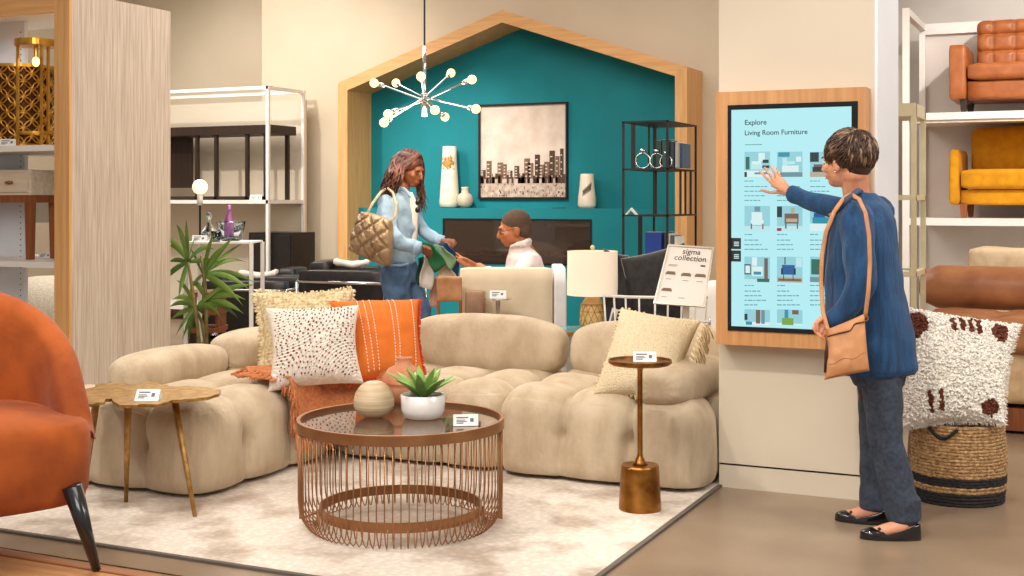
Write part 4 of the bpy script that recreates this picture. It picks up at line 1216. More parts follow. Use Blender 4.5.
tile(744.5, *R1, [(0, 0, 1, .25, 'white'), (.05, .3, .2, .8, 'green'), (.25, .3, .7, .5, 'pale'), (.28, .5, .66, .62, 'white'), (.55, .62, .8, .95, 'white'), (.7, .35, .98, .45, 'dark'), (.72, .55, .95, .68, 'dark'), (.0, .0, .1, .2, 'dark'), (.4, .1, .95, .18, 'grey')])
tile(777, *R1, [(0, 0, 1, .18, 'grey'), (.2, .2, .85, .45, 'white'), (.22, .45, .4, .75, 'pale'), (.25, .5, .7, .62, 'pale'), (.75, .6, .95, .8, 'white'), (.05, .8, .5, .98, 'teal')])
tile(810, *R1, [(0, 0, 1, .2, 'tan'), (.1, .2, .6, .4, 'dark'), (.15, .4, .5, .5, 'brown'), (.0, .6, .35, .98, 'dark'), (.5, .5, .9, .7, 'pale')])
tile(744.5, *R2, [(0, 0, 1, .2, 'pale'), (.25, .25, .75, .45, 'white'), (.28, .45, .7, .75, 'white'), (.25, .08, .3, .3, 'brown'), (.7, .08, .75, .3, 'brown'), (.4, .78, .62, .98, 'grey')])
tile(777, *R2, [(0, 0, 1, .2, 'pale'), (.0, .55, .2, .98, 'dark'), (.3, .3, .85, .7, 'brown'), (.36, .36, .8, .5, 'tan'), (.32, .1, .38, .3, 'brown'), (.78, .1, .83, .3, 'brown'), (.0, .0, .18, .12, 'red'), (.55, .72, .7, .92, 'tan')])
tile(810, *R2, [(0, 0, 1, .3, 'white'), (.1, .3, .9, .55, 'teal'), (.15, .55, .6, .72, 'blue')])
tile(744.5, *R3, [(0, 0, 1, .12, 'pale'), (.0, .3, .25, .7, 'dark'), (.04, .35, .22, .65, 'white'), (.3, .25, .72, .62, 'white'), (.36, .3, .66, .42, 'teal'), (.78, .1, .92, .95, 'brown'), (.5, .02, .98, .15, 'green'), (.3, .65, .5, .98, 'white')])
tile(777, *R3, [(0, 0, 1, .2, 'tan'), (.05, .05, .95, .14, 'brown'), (.2, .3, .7, .68, 'blue'), (.16, .3, .24, .55, 'dark'), (.66, .3, .74, .55, 'dark'), (.25, .1, .28, .3, 'dark'), (.62, .1, .65, .3, 'dark'), (.3, .7, .34, .98, 'dark'), (.75, .6, .98, .98, 'pale')])
tile(810, *R3, [(0, 0, 1, .2, 'grey'), (.05, .3, .5, .9, 'green'), (.55, .3, .9, .6, 'dark')])
tile(744.5, *R4, [(0, 0, 1, .2, 'white'), (.45, .1, .62, .98, 'brown'), (.66, .1, .8, .98, 'grey'), (.0, .3, .12, .7, 'dark'), (.05, .0, .3, .2, 'teal')])
tile(777, *R4, [(0, 0, 1, .1, 'white'), (.2, .0, .65, .45, 'lime'), (.3, .45, .45, .98, 'teal'), (.6, .7, .85, .98, 'brown')])
b = MB(ko); rr_ = random.Random(5)
for px_ in (744.5, 777, 810):
    for top, n in ((181, 5), (234.5, 4), (285.5, 5)):
        for k in range(n):
            w = (10 if k == 0 else rr_.uniform(14, 25)); yy = top + k * 4.6 + (1 if k else 0)
            # words as short dashes
            x = px_
            while x < px_ + w - 2:
                l_ = min(rr_.uniform(2.2, 5), px_ + w - x); a, c = scp(x, yy + .45), scp(x + l_, yy - .45)
                b.box((a.x, ys - .0005, a.z), (c.x, ys, c.z)); x += l_ + .8
a, c = scp(745, 145.2), scp(762, 144.1); b.box((a.x, ys - .0005, a.z), (c.x, ys, c.z))
b.build('caption_lines', greyS, ks)['kind'] = 'stuff'
btnm = flat_em('button_dark', (14, 22, 30)); whS = flat_em('button_icon', (214, 240, 244))
for yt in (238, 250.5):
    a, c = scp(731.3, yt + 11), scp(741, yt)
    bt_ = MB(ko).box((a.x, ys - .0012, a.z), (c.x, ys - .0002, c.z)).build('menu_button', btnm, ks)
    a, c = scp(734, yt + 8), scp(739, yt + 3)
    m_ = MB(ko)
    for q_ in range(3): m_.box((a.x, ys - .0016, a.z + (c.z - a.z) * q_ / 3), (c.x, ys - .0013, a.z + (c.z - a.z) * (q_ + .55) / 3))
    m_.build('button_icon', whS, bt_)

# ================================================================ RIGHT SHELVING WITH SOFAS
SF, SBk = 11.2, 12.35
def z_at(py_, y, px_=960): return PY(px_, py_, y).z
sxl = PY(906, 200, SF).x
su = thing('sofa_shelving', 'tall white shelving holding display sofas at the right', 'shelving', (0, SF, 0)); suo = su.location
zs1, zs2, zs3 = z_at(112, SF), z_at(218.5, SF), .12
stp = PY(906, 8, SF).z
for y in (SF, SBk - .05):
    MB(suo).box((sxl - .03, y, 0), (sxl + .025, y + .05, stp)).build('post', white, su)
MB(suo).box((sxl - .03, SF + .05, stp - .06), (sxl + .025, SBk - .05, stp)).build('side_rail', white, su)
MB(suo).box((sxl + .025, SBk - .05, stp - .10), (2.6, SBk, stp)).build('back_rail', white, su)
for z in (zs1, zs2, zs3):
    MB(suo).box((sxl + .025, SF, z - .06), (2.6, SBk, z)).build('shelf', white, su)
MB(suo).box((sxl + .025, SBk + .0, zs3), (2.6, SBk + .02, stp - .1)).build('back_panel', M('white_back', (226, 216, 208), .7, nscale=1), su)
lit_under = M('shelf_lit_underside', (236, 220, 196), .5)  # warm cream stands in for the lit underside of the shelf
MB(suo).box((sxl + .05, SF + .02, zs1 - .085), (2.6, SF + .06, zs1 - .06)).build('edge_strip', lit_under, su)

tanl = M('cognac_leather', (178, 104, 54), .38, col2=(150, 82, 40), nscale=9, bump=.15, bscale=90, contrast=(.3, .7))
yel = M('mustard_fabric', (218, 150, 12), .9, col2=(200, 132, 4), nscale=12, bump=.4, bscale=130, sheen=.2)
def show_sofa(name, label, m, z, pxl, arm_top, arm_bot, back_px, back_top, seat_t, seat_b, leg_b, arm_w, tufted, rolled=False):
    y = SF + .22; g = lambda px_, py_: PY(px_, py_, y)
    x0 = g(pxl, 0).x; W = 1.75; x1 = x0 + W
    t = thing(name, label, 'sofa', ((x0 + x1) / 2, y, z)); o_ = t.location
    za = g(pxl, arm_top).z; zbt = PY(960, back_top, y + .5).z; zs_, ze_ = g(960, seat_t).z, g(960, seat_b).z; zbo = g(960, arm_bot).z
    aw = arm_w * .0087
    dz = z - g(960, leg_b).z                      # keep the feet on the shelf
    za += dz; zbt += dz; zs_ += dz; ze_ += dz; zbo += dz
    for xa in (x0, x1 - aw):
        if rolled:
            MB(o_).rbox((xa + aw / 2, y + .4, (za + zbo) / 2), (aw, .8, za - zbo), aw * .45, 10, fn=lambda q_, n: q_ + Vector((0, -.0, 0)) + (Vector((0, .10 * max(0, q_.z / (za - zbo) + .1) * (1 if q_.y < 0 else 0), 0)))).build('arm', m, t, smooth=True)
        else: MB(o_).rbox((xa + aw / 2, y + .4, (za + zbo) / 2), (aw, .8, za - zbo), .03, 8).build('arm', m, t, smooth=True)
    MB(o_).rbox(((x0 + x1) / 2, y + .42, (ze_ + zbo) / 2), (W - 2 * aw, .74, ze_ - zbo), .02, 6).build('base', m, t, smooth=True)
    MB(o_).rbox(((x0 + x1) / 2, y + .35, (ze_ + zs_) / 2 + .0), (W - 2 * aw - .01, .72, zs_ - ze_), .045, 16).build('seat_cushion', m, t, smooth=True)
    bx0_ = g(back_px, 0).x + (.02 if rolled else 0); bw = (x1 - (bx0_ - x0)) - bx0_; bh = zbt - zs_ + .02
    def tf(q_, n):
        if not tufted: return q_ + n * (.012 * (1 - min(1, abs(q_.x) / (bw / 2)) ** 2))
        cx, cz = .185, bh / 3.0
        gx = abs((q_.x / cx) - round(q_.x / cx)); gz = abs(((q_.z - .02) / cz + .5) - round((q_.z - .02) / cz + .5))
        d = -.028 * max(exp(-gx / .10), exp(-gz / .13)) - .02 * exp(-(gx * gx + gz * gz) / .01)
        return q_ + n * d * (1 if n.y < -.2 else .2)
    MB(o_).rbox(((x0 + x1) / 2, y + .62, zs_ + bh / 2 - .02), (bw, .24, bh), .06, 100 if tufted else 30, tf).build('backrest', m, t, smooth=True)
    for xl_ in (x0 + .12, x1 - .12):
        for yl in (y + .08, y + .72):
            MB(o_).prism([(xl_ - .032, yl - .03, zbo + .01), (xl_ + .032, yl - .03, zbo + .01), (xl_ + .02, yl - .02, z + .001), (xl_ - .02, yl - .02, z + .001)], (0, .05, 0)).build('leg', darkwood if tufted else legwood, t)
    return t
show_sofa('leather_sofa', 'cognac leather sofa with tufted back on the top white shelf', tanl, zs1, 948, 41, 96, 971, 18, 60, 77, 110.5, 17, True)
show_sofa('fabric_sofa', 'mustard yellow fabric sofa on the shelf below the leather sofa', yel, zs2, 948, 147, 204, 963, 127, 168, 188, 217, 11, False, True)

# sofas on the floor level at the right
bleather = M('tan_leather', (168, 112, 72), .42, col2=(140, 86, 52), nscale=6, bump=.15, bscale=70, contrast=(.3, .7))
y = 8.3
bl0 = PY(925, 271, y)
fs_ = thing('low_leather_sofa', 'long low tan leather sofa with rolled back and tufted seat behind the basket', 'sofa', (bl0.x + 1.2, y, 0)); fo_ = fs_.location
zt_ = bl0.z; zr = PY(940, 311, y).z
MB(fo_).rbox((bl0.x + 1.3, y + .14, (zt_ + zr) / 2 + .02), (2.7, .30, zt_ - zr + .02), .12, 24).build('back_roll', bleather, fs_, smooth=True)
zse = PY(940, 314, y - .3).z
def tuft(q_, n):
    gx = abs((q_.x / .42) - round(q_.x / .42)); 
    return q_ + n * (-.035 * exp(-gx / .06) + .008 * noise.noise(q_ * 12))
MB(fo_).rbox((bl0.x + 1.3, y - .28, zse - .09), (2.6, .60, .22), .06, 70, tuft).build('seat', bleather, fs_, smooth=True)
MB(fo_).rbox((bl0.x + 1.3, y - .24, (zse - .2 + .16) / 2 + .03), (2.56, .55, zse - .2 - .16 + .04), .04, 8).build('base', M('sand_fabric', (208, 176, 136), .9, col2=(190, 156, 114), nscale=20), fs_, smooth=True)
MB(fo_).box((bl0.x + .05, y - .48, .02), (bl0.x + 2.55, y + .1, .15)).build('plinth', walnut, fs_)
MB(fo_).box((bl0.x + .1, y - .44, .001), (bl0.x + 2.5, y + .06, .03)).build('shade_strip', reveal, fs_)  # black strip standing in for the shadow line under the sofa
# ledge and beige sofa behind
y2 = 10.6
q0, q1 = PY(969, 271, y2), PY(1040, 248, y2)
be = thing('beige_sofa', 'beige sofa back showing over the low tan leather sofa', 'sofa', (q0.x + .8, y2, 0)); beo = be.location
beigef = M('oat_fabric', (196, 172, 140), .9, col2=(182, 156, 122), nscale=14, bump=.3)
MB(beo).rbox((q0.x + .85, y2, (q1.z + .35) / 2), (1.7, .26, q1.z - .35), .05, 16, lambda v, n: v + n * .01 * noise.noise(v * 6)).build('backrest', beigef, be, smooth=True)
MB(beo).rbox((q0.x + .85, y2 - .35, .3), (1.7, .6, .36), .05, 8).build('seat', beigef, be, smooth=True)
for x in (q0.x + .15, q0.x + 1.5):
    for yy in (y2 - .55, y2): MB(beo).lathe([(.02, 0), (.03, .14)], (x, yy, 0), 12).build('leg', legwood, be)

# ================================================================ CHAMPAGNE METAL TOWER
bD = 7.4
pz = P(913, 103, bD); ztw = pz.z
bt2 = thing('metal_etagere', 'slim champagne gold metal display tower beside the white pillar edge', 'bookshelf', (pz.x, pz.y, 0)); bo = bt2.location
xa, xb = PY(897, 0, pz.y).x - .10, PY(916, 0, pz.y).x
yb = pz.y + .47
for (x, y) in ((xa, pz.y), (xb - .035, pz.y), (xb - .035, yb - .035), (xa, yb - .035)):
    MB(bo).box((x + .005, y, 0), (x + .035, y + .03, ztw)).build('post', champ, bt2)
for py_ in (103, 195, 272, 345):
    z = P(913, py_, bD).z; th_ = .075 if py_ == 103 else .03
    b = MB(bo)
    b.box((xa, pz.y - .002, z - th_), (xb, pz.y + .03, z)).box((xa, yb - .03, z - th_), (xb, yb, z)).box((xb - .033, pz.y + .03, z - th_), (xb, yb - .03, z)).box((xa, pz.y + .03, z - th_), (xa + .03, yb - .03, z))
    b.build('shelf_frame', champ, bt2)
    MB(bo).box((xa + .03, pz.y + .03, z - .016), (xb - .033, yb - .03, z - .008)).build('glass_shelf', glassm, bt2)

# ================================================================ BASKET AND SHAG PILLOW
bc_ = P(957, 500, 5.73); bc_.z = 0
sea = M('seagrass', (196, 158, 110), .9, col2=(136, 98, 60), nscale=70, bump=.9, bscale=120, contrast=(.35, .65)); blk = M('black_seagrass', (44, 40, 38), .85, col2=(28, 26, 25), nscale=50, bump=.6, bscale=90)
bkt = thing('woven_basket', 'round woven seagrass basket with two black bands under the shaggy pillow', 'basket', bc_)
def rope(z0, z1, m, name):
    b = MB(); k = int(round((z1 - z0) / .0145)); st_ = (z1 - z0) / k
    for i in range(k):
        z = z0 + st_ * (i + .5); R_ = .194 + .012 * sin(pi * min(1, z / .34))
        pts = []; rad = []
        for j in range(90):
            a = 2 * pi * j / 90; pts.append((R_ * cos(a), R_ * sin(a), z + .0012 * sin(a * 7 + i))); rad.append(.0092 + .0016 * sin(j * 2.2 + i * 1.7))
        b.tube(pts, rad, 7, closed=True)
    return b.build(name, m, bkt, smooth=True)
rope(.0, .058, blk, 'black_band'); rope(.058, .088, sea, 'woven_wall'); rope(.088, .125, blk, 'black_band'); rope(.125, .352, sea, 'woven_wall')
MB().lathe([(0, .004), (.188, .004), (.188, .012), (0, .012)], n=40).build('bottom', sea, bkt)
hb = P(937, 424, 5.5) - bc_; 
b = MB(); a0 = math.atan2(hb.y, hb.x)
b.tube([(.212 * cos(a0 + d), .212 * sin(a0 + d), .345 - .045 * cos(d / .3 * pi / 2)) for d in [-.3 + .6 * k / 12 for k in range(13)]], .008, 8)
b.build('handle', blk, bkt, smooth=True)
# shaggy pillow
C5 = [P(898, 430, 5.62), P(1004, 424, 5.52), P(1019, 326, 5.86), P(896, 306, 5.92)]
shag = M('ivory_shag', (252, 246, 236), .98, col2=(242, 232, 216), nscale=60, bump=.8, bscale=140, contrast=(.35, .6)); rust = M('rust_shag', (128, 66, 44), .98, col2=(96, 46, 30), nscale=60, bump=.6)
p5 = thing('shag_pillow', 'big ivory shaggy pillow with rust brown tufts standing on the woven basket', 'pillow', sum(C5, Vector()) / 4 - UP * .25)
b = MB(p5.location)
jj = random.Random(11); n = 130
S5, n5 = quad_cushion(b, C5, .26, n=n, pinch=.10, tn=lambda u, v: .004 + .010 * jj.random(), power=.5)
rs = [(.16, .80, .10, .13), (.86, .83, .07, .10), (.86, .10, .085, .065)]
bars = [(.47, .82), (.54, .84), (.61, .85), (.68, .84), (.30, .14), (.40, .15)]
mi = []
def is_rust(u, v):
    w = .02 * noise.noise(Vector((u * 30, v * 30, 3)))
    for cx, cy, rx_, ry_ in rs:
        if ((u - cx) / rx_) ** 2 + ((v - cy) / ry_) ** 2 + w * 12 < 1: return True
    for cx, cy in bars:
        if abs(u - cx - (v - cy) * -.15 + w * .3) < .021 and abs(v - cy) < .085: return True
    return False
for i in range(n):
    for j in range(n): mi.append(1 if is_rust((i + .5) / n, (j + .5) / n) else 0)
b.m = mi + [0] * (len(b.f) - len(mi))
b.build('cover', [shag, rust], p5, smooth=True)
b = MB(p5.location); b2 = MB(p5.location)
for k in range(3000):
    u, v = jj.random(), jj.random(); p = S5(u, v, 1, .004)
    d_ = (n5 * .6 + RT * jj.uniform(-.8, .8) + UP * jj.uniform(-.9, .5)).normalized() * jj.uniform(.006, .012)
    (b2 if is_rust(u, v) else b).tube([p, p + d_ * .6, p + d_ + UP * -.003], [.0062, .0058, .003], 6)
for k in range(700):
    e_ = jj.choice([(0, 3), (3, 2), (1, 2), (0, 1)]); f_ = jj.random(); p = C5[e_[0]] * (1 - f_) + C5[e_[1]] * f_
    c_ = sum(C5, Vector()) / 4; u_ = (p - c_)
    # pinch matches the cover
    a_ = 2 * f_ - 1; p = p - u_ * .10 * (1 - a_ * a_)
    d_ = (u_.normalized() + Vector((jj.uniform(-1, 1), jj.uniform(-1, 1), jj.uniform(-1, 1))) * .6).normalized() * .02
    b.tube([p, p + d_], [.0036, .001], 4)
b.build('shag_pile', shag, p5, smooth=True)['kind'] = 'stuff'
b2.build('rust_pile', rust, p5, smooth=True)['kind'] = 'stuff'

# ================================================================ THINGS BEHIND THE SOFA
# cream banquette seen from behind
bn = P(506, 300, 7.9)
bq = thing('banquette', 'high cream upholstered banquette back between the seated man and the sofa', 'sofa', (bn.x, bn.y, 0), YAW)
Wl, Wr = -(506 - 459) / FPX * 7.9, (553 - 506) / FPX * 7.9
topz = CH - 68 * 7.9 / FPX
creamf = M('cream_upholstery', (222, 206, 180), .9, col2=(212, 194, 166), nscale=6, bump=.1)
MB().rbox(((Wl + Wr) / 2, .07, topz / 2 + .03), (Wr - Wl, .14, topz - .06), .025, 10).build('backrest', creamf, bq, smooth=True)
MB().rbox((Wr + .045, .3, topz / 2 + .03), (.085, .62, topz - .06), .02, 8).build('side_wing', M('pale_upholstery', (226, 226, 226), .9, nscale=6), bq, smooth=True)
MB().rbox(((Wl + Wr) / 2, .42, .32), (Wr - Wl - .0, .5, .22), .04, 8).build('seat', creamf, bq, smooth=True)
for x in (Wl + .06, Wr - .0):
    for y in (.05, .55): MB().lathe([(.018, 0), (.022, .22)], (x, y, 0), 10).build('leg', legwood, bq)
# small tan leather chair
p = P(450, 312, 7.75)
lc = thing('side_chair', 'small tan leather side chair with wooden legs in front of the cream banquette', 'chair', (p.x, p.y, 0), YAW + .15)
tl = M('saddle_leather', (186, 136, 92), .55, col2=(162, 110, 70), nscale=14, bump=.2)
zt5 = CH - 77 * 7.75 / FPX; zs5 = CH - 102 * 7.75 / FPX
MB().rbox((0, .03, (zt5 + zs5) / 2), (.155, .03, zt5 - zs5), .012, 14, lambda v, n: v + Vector((0, .02 * (1 - (v.x / .08) ** 2), 0))).build('backrest', tl, lc, smooth=True)
MB().rbox((0, -.08, zs5 - .14), (.17, .2, .03), .012, 6).build('seat', tl, lc, smooth=True)
for sx in (-1, 1):
    MB().tube([(sx * .068, .03, zt5 - .02), (sx * .068, .035, zs5 - .2), (sx * .078, .05, 0)], [.009, .011, .009], 8).build('leg', legwood, lc)
    MB().tube([(sx * .068, -.16, zs5 - .14), (sx * .078, -.17, 0)], [.011, .009], 8).build('leg', legwood, lc)
p = P(475, 312, 7.85)
bxx = thing('leather_box', 'brown leather box stool right of the small tan chair', 'stool', (p.x, p.y, 0), YAW)
MB().rbox((0, 0, (CH - 91 * 7.85 / FPX + .05) / 2), (.125, .13, CH - 91 * 7.85 / FPX - .05), .012, 6).build('body', M('brown_leather', (150, 112, 84), .5, col2=(126, 90, 64), nscale=12), bxx, smooth=True)
MB().box((-.05, -.05, 0), (.05, .05, .06)).build('plinth', darkwood, bxx)
p = P(498, 297, 7.7)
zz = CH - 98 * 7.7 / FPX
pt = thing('pedestal_table', 'tiny round chrome pedestal table behind the sofa carrying a price tag', 'side table', (p.x, p.y, 0), YAW)
MB().lathe([(0, zz - .008), (.085, zz - .008), (.085, zz), (0, zz)], n=32).build('table_top', chrome, pt)
MB().tube([(0, 0, .01), (0, 0, zz - .008)], .014, 12).build('stem', chrome, pt, smooth=True)
MB().lathe([(.09, 0), (.09, .008), (.016, .02)], n=28).build('base', chrome, pt, smooth=True)
tq = price_tag(498, 297, 0, 'white price tag on the tiny chrome pedestal table', .1, z=.5); tq.location = (p.x, p.y, zz + .001)
# table with teal glass top, lamp
zg = CH - 128 * 7.5 / FPX
p = P(586, 328, 7.5)
gt2 = thing('glass_console', 'low table with teal glass top and brass rim behind the sofa', 'console table', (p.x, p.y, 0), YAW)
MB().box((-.25, -.13, zg - .012), (.12, .13, zg)).build('glass_top', M('teal_glass', (120, 170, 168), .08, col2=(110, 160, 158), nscale=2), gt2)
MB().box((-.255, -.138, zg - .035), (.125, .138, zg - .012)).build('brass_rim', goldm, gt2)
for x in (-.24, .09):
    for y in (-.12, .1): MB().box((x, y, 0), (x + .02, y + .02, zg - .035)).build('leg', goldm, gt2)
lx = P(592.5, 322, 7.5); lx.z = zg
tl_ = thing('table_lamp', 'lit table lamp with white drum shade and textured tan ceramic base', 'lamp', lx)
sF = 7.5 / FPX
MB().lathe([(10.5 * sF, 0), (12 * sF, 3 * sF), (12.4 * sF, 14 * sF), (11.2 * sF, 24 * sF), (7 * sF, 31 * sF), (3 * sF, 33 * sF)], n=36).build('base', M('tan_ceramic', (220, 186, 130), .5, col2=(200, 162, 104), nscale=12), tl_, smooth=True)
b = MB(); prs = lambda z: 12.45 if z < 14 else (12.5 - (z - 14) * .11)
for k in range(12):
    a = 2 * pi * k / 12; a2 = 2 * pi * (k + .5) / 12; a3 = 2 * pi * (k + 1) / 12
    for (z0, z1) in ((3, 10), (17, 10), (17, 24), (3, 3.01), (17, 17.01), (24, 24.01)):
        f_ = lambda aa, z: (prs(z) * sF * cos(aa), prs(z) * sF * sin(aa), z * sF)
        for (s_, e_) in ((a, a2), (a3, a2)):
            b.tube([f_(s_, z0), f_((s_ + e_) / 2, (z0 + z1) / 2), f_(e_, z1)], .0022, 4)
b.build('carved_lines', goldt, tl_)
MB().tube([(0, 0, 33 * sF), (0, 0, 74 * sF)], .004, 8).build('rod', brass, tl_)
shm = M('lit_lamp_shade', (255, 238, 214), .9, emit=.22, nscale=1)
MB().lathe([(25.5 * sF, 33 * sF), (25 * sF, 77 * sF), (24.6 * sF, 77 * sF), (25.1 * sF, 33 * sF)], n=48).build('lamp_shade', shm, tl_, smooth=False)
MB().ell((0, 0, 80.5 * sF), (.014, .014, .015), n=16).build('finial', M('finial_cream', (226, 200, 150), .4), tl_, smooth=True)
o = P(613, 318, 7.38); tt = thing('hang_tag', 'white swing tag hanging from the tan table lamp', 'tag', o)
MB(o).obox(o, RT * .018 - UP * .006, UP * .055 + RT * .014, FW * .0015).build('card', tag_white, tt)
MB(o).obox(o - FW * .002, RT * .009 - UP * .003, UP * .03 + RT * .008, FW * .0004).build('print', tag_ink, tt)
MB(o).tube([o + UP * .055 + RT * .014, o + UP * .12 - RT * .06], .0012, 5).build('string', black, tt)
# white spindle bench with two black pillows
bD2 = 7.35
def bp(px_, py_, d=0.): return P(px_, py_, bD2 + d)
wb = thing('spindle_bench', 'white metal spindle-back bench behind the right sofa cushion', 'bench', (bp(650, 300).x, bp(650, 300).y, 0)); wo = wb.location
MB(wo).tube([bp(603, 295.5), bp(628, 297), bp(660, 297.5), bp(708, 297)], .009, 10).build('back_rail', white, wb, smooth=True)
for px_ in (604, 614, 625.5, 639, 655, 668, 682, 696, 707):
    a = bp(px_, 296.5); c = bp(px_ + (px_ - 655) * -.06, 345)
    MB(wo).tube([a, c], .006, 8).build('spindle', white, wb, smooth=True)
MB(wo).tube([bp(608, 346), bp(704, 346)], .012, 8).build('seat_rail', white, wb, smooth=True)
sb = (bp(608, 346) + bp(704, 346)) / 2
MB(wo).obox(sb + FW * .22, RT * .27, FW * .22, UP * .015).build('seat', white, wb)
for px_ in (608, 704):
    a = bp(px_, 346)
    for q_ in (0, .44):
        c = a + FW * q_; MB(wo).tube([c, (c.x, c.y, 0)], .012, 8).build('leg', white, wb)
blf = M('black_velvet', (46, 42, 42), .75, col2=(26, 24, 25), nscale=30, sheen=.3, bump=.4, bscale=60, contrast=(.3, .7))
pipe = M('grey_piping', (150, 140, 128), .8)
def blackpillow(q_, lab):
    C_ = px_quad(q_); t = thing('dark_pillow', lab, 'pillow', sum(C_, Vector()) / 4 - UP * .2, 0, 'black pillows on the white bench')
    b = MB(t.location); S_, n_ = quad_cushion(b, C_, .12, n=30, pinch=.05, tn=lambda u, v: .004 * noise.noise(Vector((u * 9, v * 9, 1))))
    b.build('cover', blf, t, smooth=True)
    pts = [S_(u, 0, 1, -.004) for u in [k / 10 for k in range(11)]] + [S_(1, v, 1, -.004) for v in [k / 10 for k in range(1, 11)]] + [S_(u, 1, 1, -.004) for u in [1 - k / 10 for k in range(1, 11)]] + [S_(0, v, 1, -.004) for v in [1 - k / 10 for k in range(1, 10)]]
    MB(t.location).tube(pts, .004, 6, closed=True).build('piping', pipe, t)
blackpillow([(604, 322, 7.42), (640, 340, 7.5), (628, 256, 7.55), (604, 249, 7.62)], 'black velvet pillow leaning on the white bench, partly behind the lamp')
blackpillow([(636, 338, 7.46), (690, 332, 7.5), (684, 243, 7.6), (621, 259, 7.5)], 'black velvet pillow with pale piping leaning behind the framed sign')
dn = M('navy_velvet', (38, 56, 74), .8, sheen=.3)
# sign on stand
sD = 6.95
S_c = [P(653, 303.5, sD - .02), P(705, 307.5, sD - .05), P(714, 247.5, sD + .08), P(668, 244.5, sD + .1)]
sg_ = thing('framed_sign', 'framed sigma collection product sign leaning on a small stand', 'sign', (sum(S_c, Vector()) / 4)); sgo = sg_.location
ux = (S_c[1] - S_c[0]); uy = (S_c[3] - S_c[0]); nx_ = ux.cross(uy).normalized()
if nx_.dot(CAM - S_c[0]) < 0: nx_ = -nx_
def sp_(u, v, o=0.): return (S_c[0] * (1 - u) + S_c[1] * u) * (1 - v) + (S_c[3] * (1 - u) + S_c[2] * u) * v + nx_ * o
def rectp(mb, u0, v0, u1, v1, o, th_=.0004):
    mb.prism([sp_(u0, v0, o), sp_(u1, v0, o), sp_(u1, v1, o), sp_(u0, v1, o)], -nx_ * th_)
papr = M('sign_paper', (232, 226, 218), .5, nscale=3, col2=(228, 221, 212))
b = MB(sgo); rectp(b, 0, 0, 1, 1, .0, .008); b.build('panel', papr, sg_)
b = MB(sgo)
for r in ((0, 0, 1, .03), (0, .97, 1, 1), (0, .03, .04, .97), (.96, .03, 1, .97)): rectp(b, *r, .008, .014)
b.build('sign_frame', M('brushed_silver', (190, 182, 166), .35, metal=.7), sg_)
inkp = M('sign_ink', (70, 30, 44), .6); inkg = M('sign_grey', (120, 112, 106), .7)
fx_ = ux.normalized(); fy_ = (uy - fx_ * uy.dot(fx_) * .0).normalized()
for s_, u, v in (('sigma', .54, .86), ('collection', .54, .75)):
    p = sp_(u, v, .001) - sgo
    text_mesh('sign_text', s_, .045, inkp, sg_, frame4(p, fx_, fy_, nx_), align='CENTER', boff=.004)
b = MB(sgo)
for (u, v, w) in ((.10, .50, .20), (.42, .49, .20), (.70, .49, .22), (.10, .22, .20)):
    rectp(b, u, v, u + w, v + .030, .0012); rectp(b, u + .02, v + .03, u + w - .02, v + .052, .0012)
    rectp(b, u, v - .012, u + .012, v + .04, .0014); rectp(b, u + w - .012, v - .012, u + w, v + .04, .0014)
b.build('sofa_drawings', M('drawing_brown', (128, 104, 86), .7), sg_)
b = MB(sgo)
for (u, v, w) in ((.13, .42, .10), (.47, .41, .12), (.75, .41, .13), (.13, .12, .10), (.46, .12, .12), (.12, .66, .2), (.12, .64, .16)): rectp(b, u, v, u + w, v + .008, .0012)
b.build('caption_lines', inkg, sg_)
b = MB(sgo); rectp(b, .78, .665, .88, .69, .0012); b.build('small_mark', inkp, sg_)
# stand post + rod
b = MB(sgo); a = P(686, 306, sD + .03); c = Vector((a.x, a.y, 0))
b.obox((a + c) / 2, RT * .018, FW * .006, UP * (a.z / 2)); b.build('stand_post', M('stand_silver', (196, 190, 180), .4, metal=.6), sg_)
b = MB(sgo); b.obox(Vector((a.x, a.y, .006)), RT * .12, FW * .12, UP * .006); b.build('stand_base', white, sg_)
b = MB(sgo); b.tube([P(652, 318, sD + .02), P(709, 322, sD + .0)], .008, 10); b.build('cross_rod', white, sg_, smooth=True)
b = MB(sgo); e0 = P(709, 322, sD); b.tube([e0 - RT * .002, e0 + RT * .006], .024, 16); b.build('rod_cap', chrome, sg_, smooth=True)
# white moulded chair far right behind the arm
p = P(704, 330, 8.1)
wc = thing('white_chair', 'white moulded chair partly hidden behind the screen pillar', 'chair', (p.x + .05, p.y + .35, 0))
MB().ell((0, 0, .52), (.30, .07, .30), (RT, FW, UP), n=28, e=.7, e2=.7).build('backrest', white, wc, smooth=True)
MB().ell((0, -.0, .40), (.28, .26, .05), (RT, FW, UP), n=24, e=.7).build('seat', white, wc, smooth=True)
for sx, sy in ((-1, -1), (1, -1), (1, 1), (-1, 1)): MB().tube([(sx * .15, sy * .15, .38), (sx * .2, sy * .2, 0)], .012, 8).build('leg', legwood, wc)
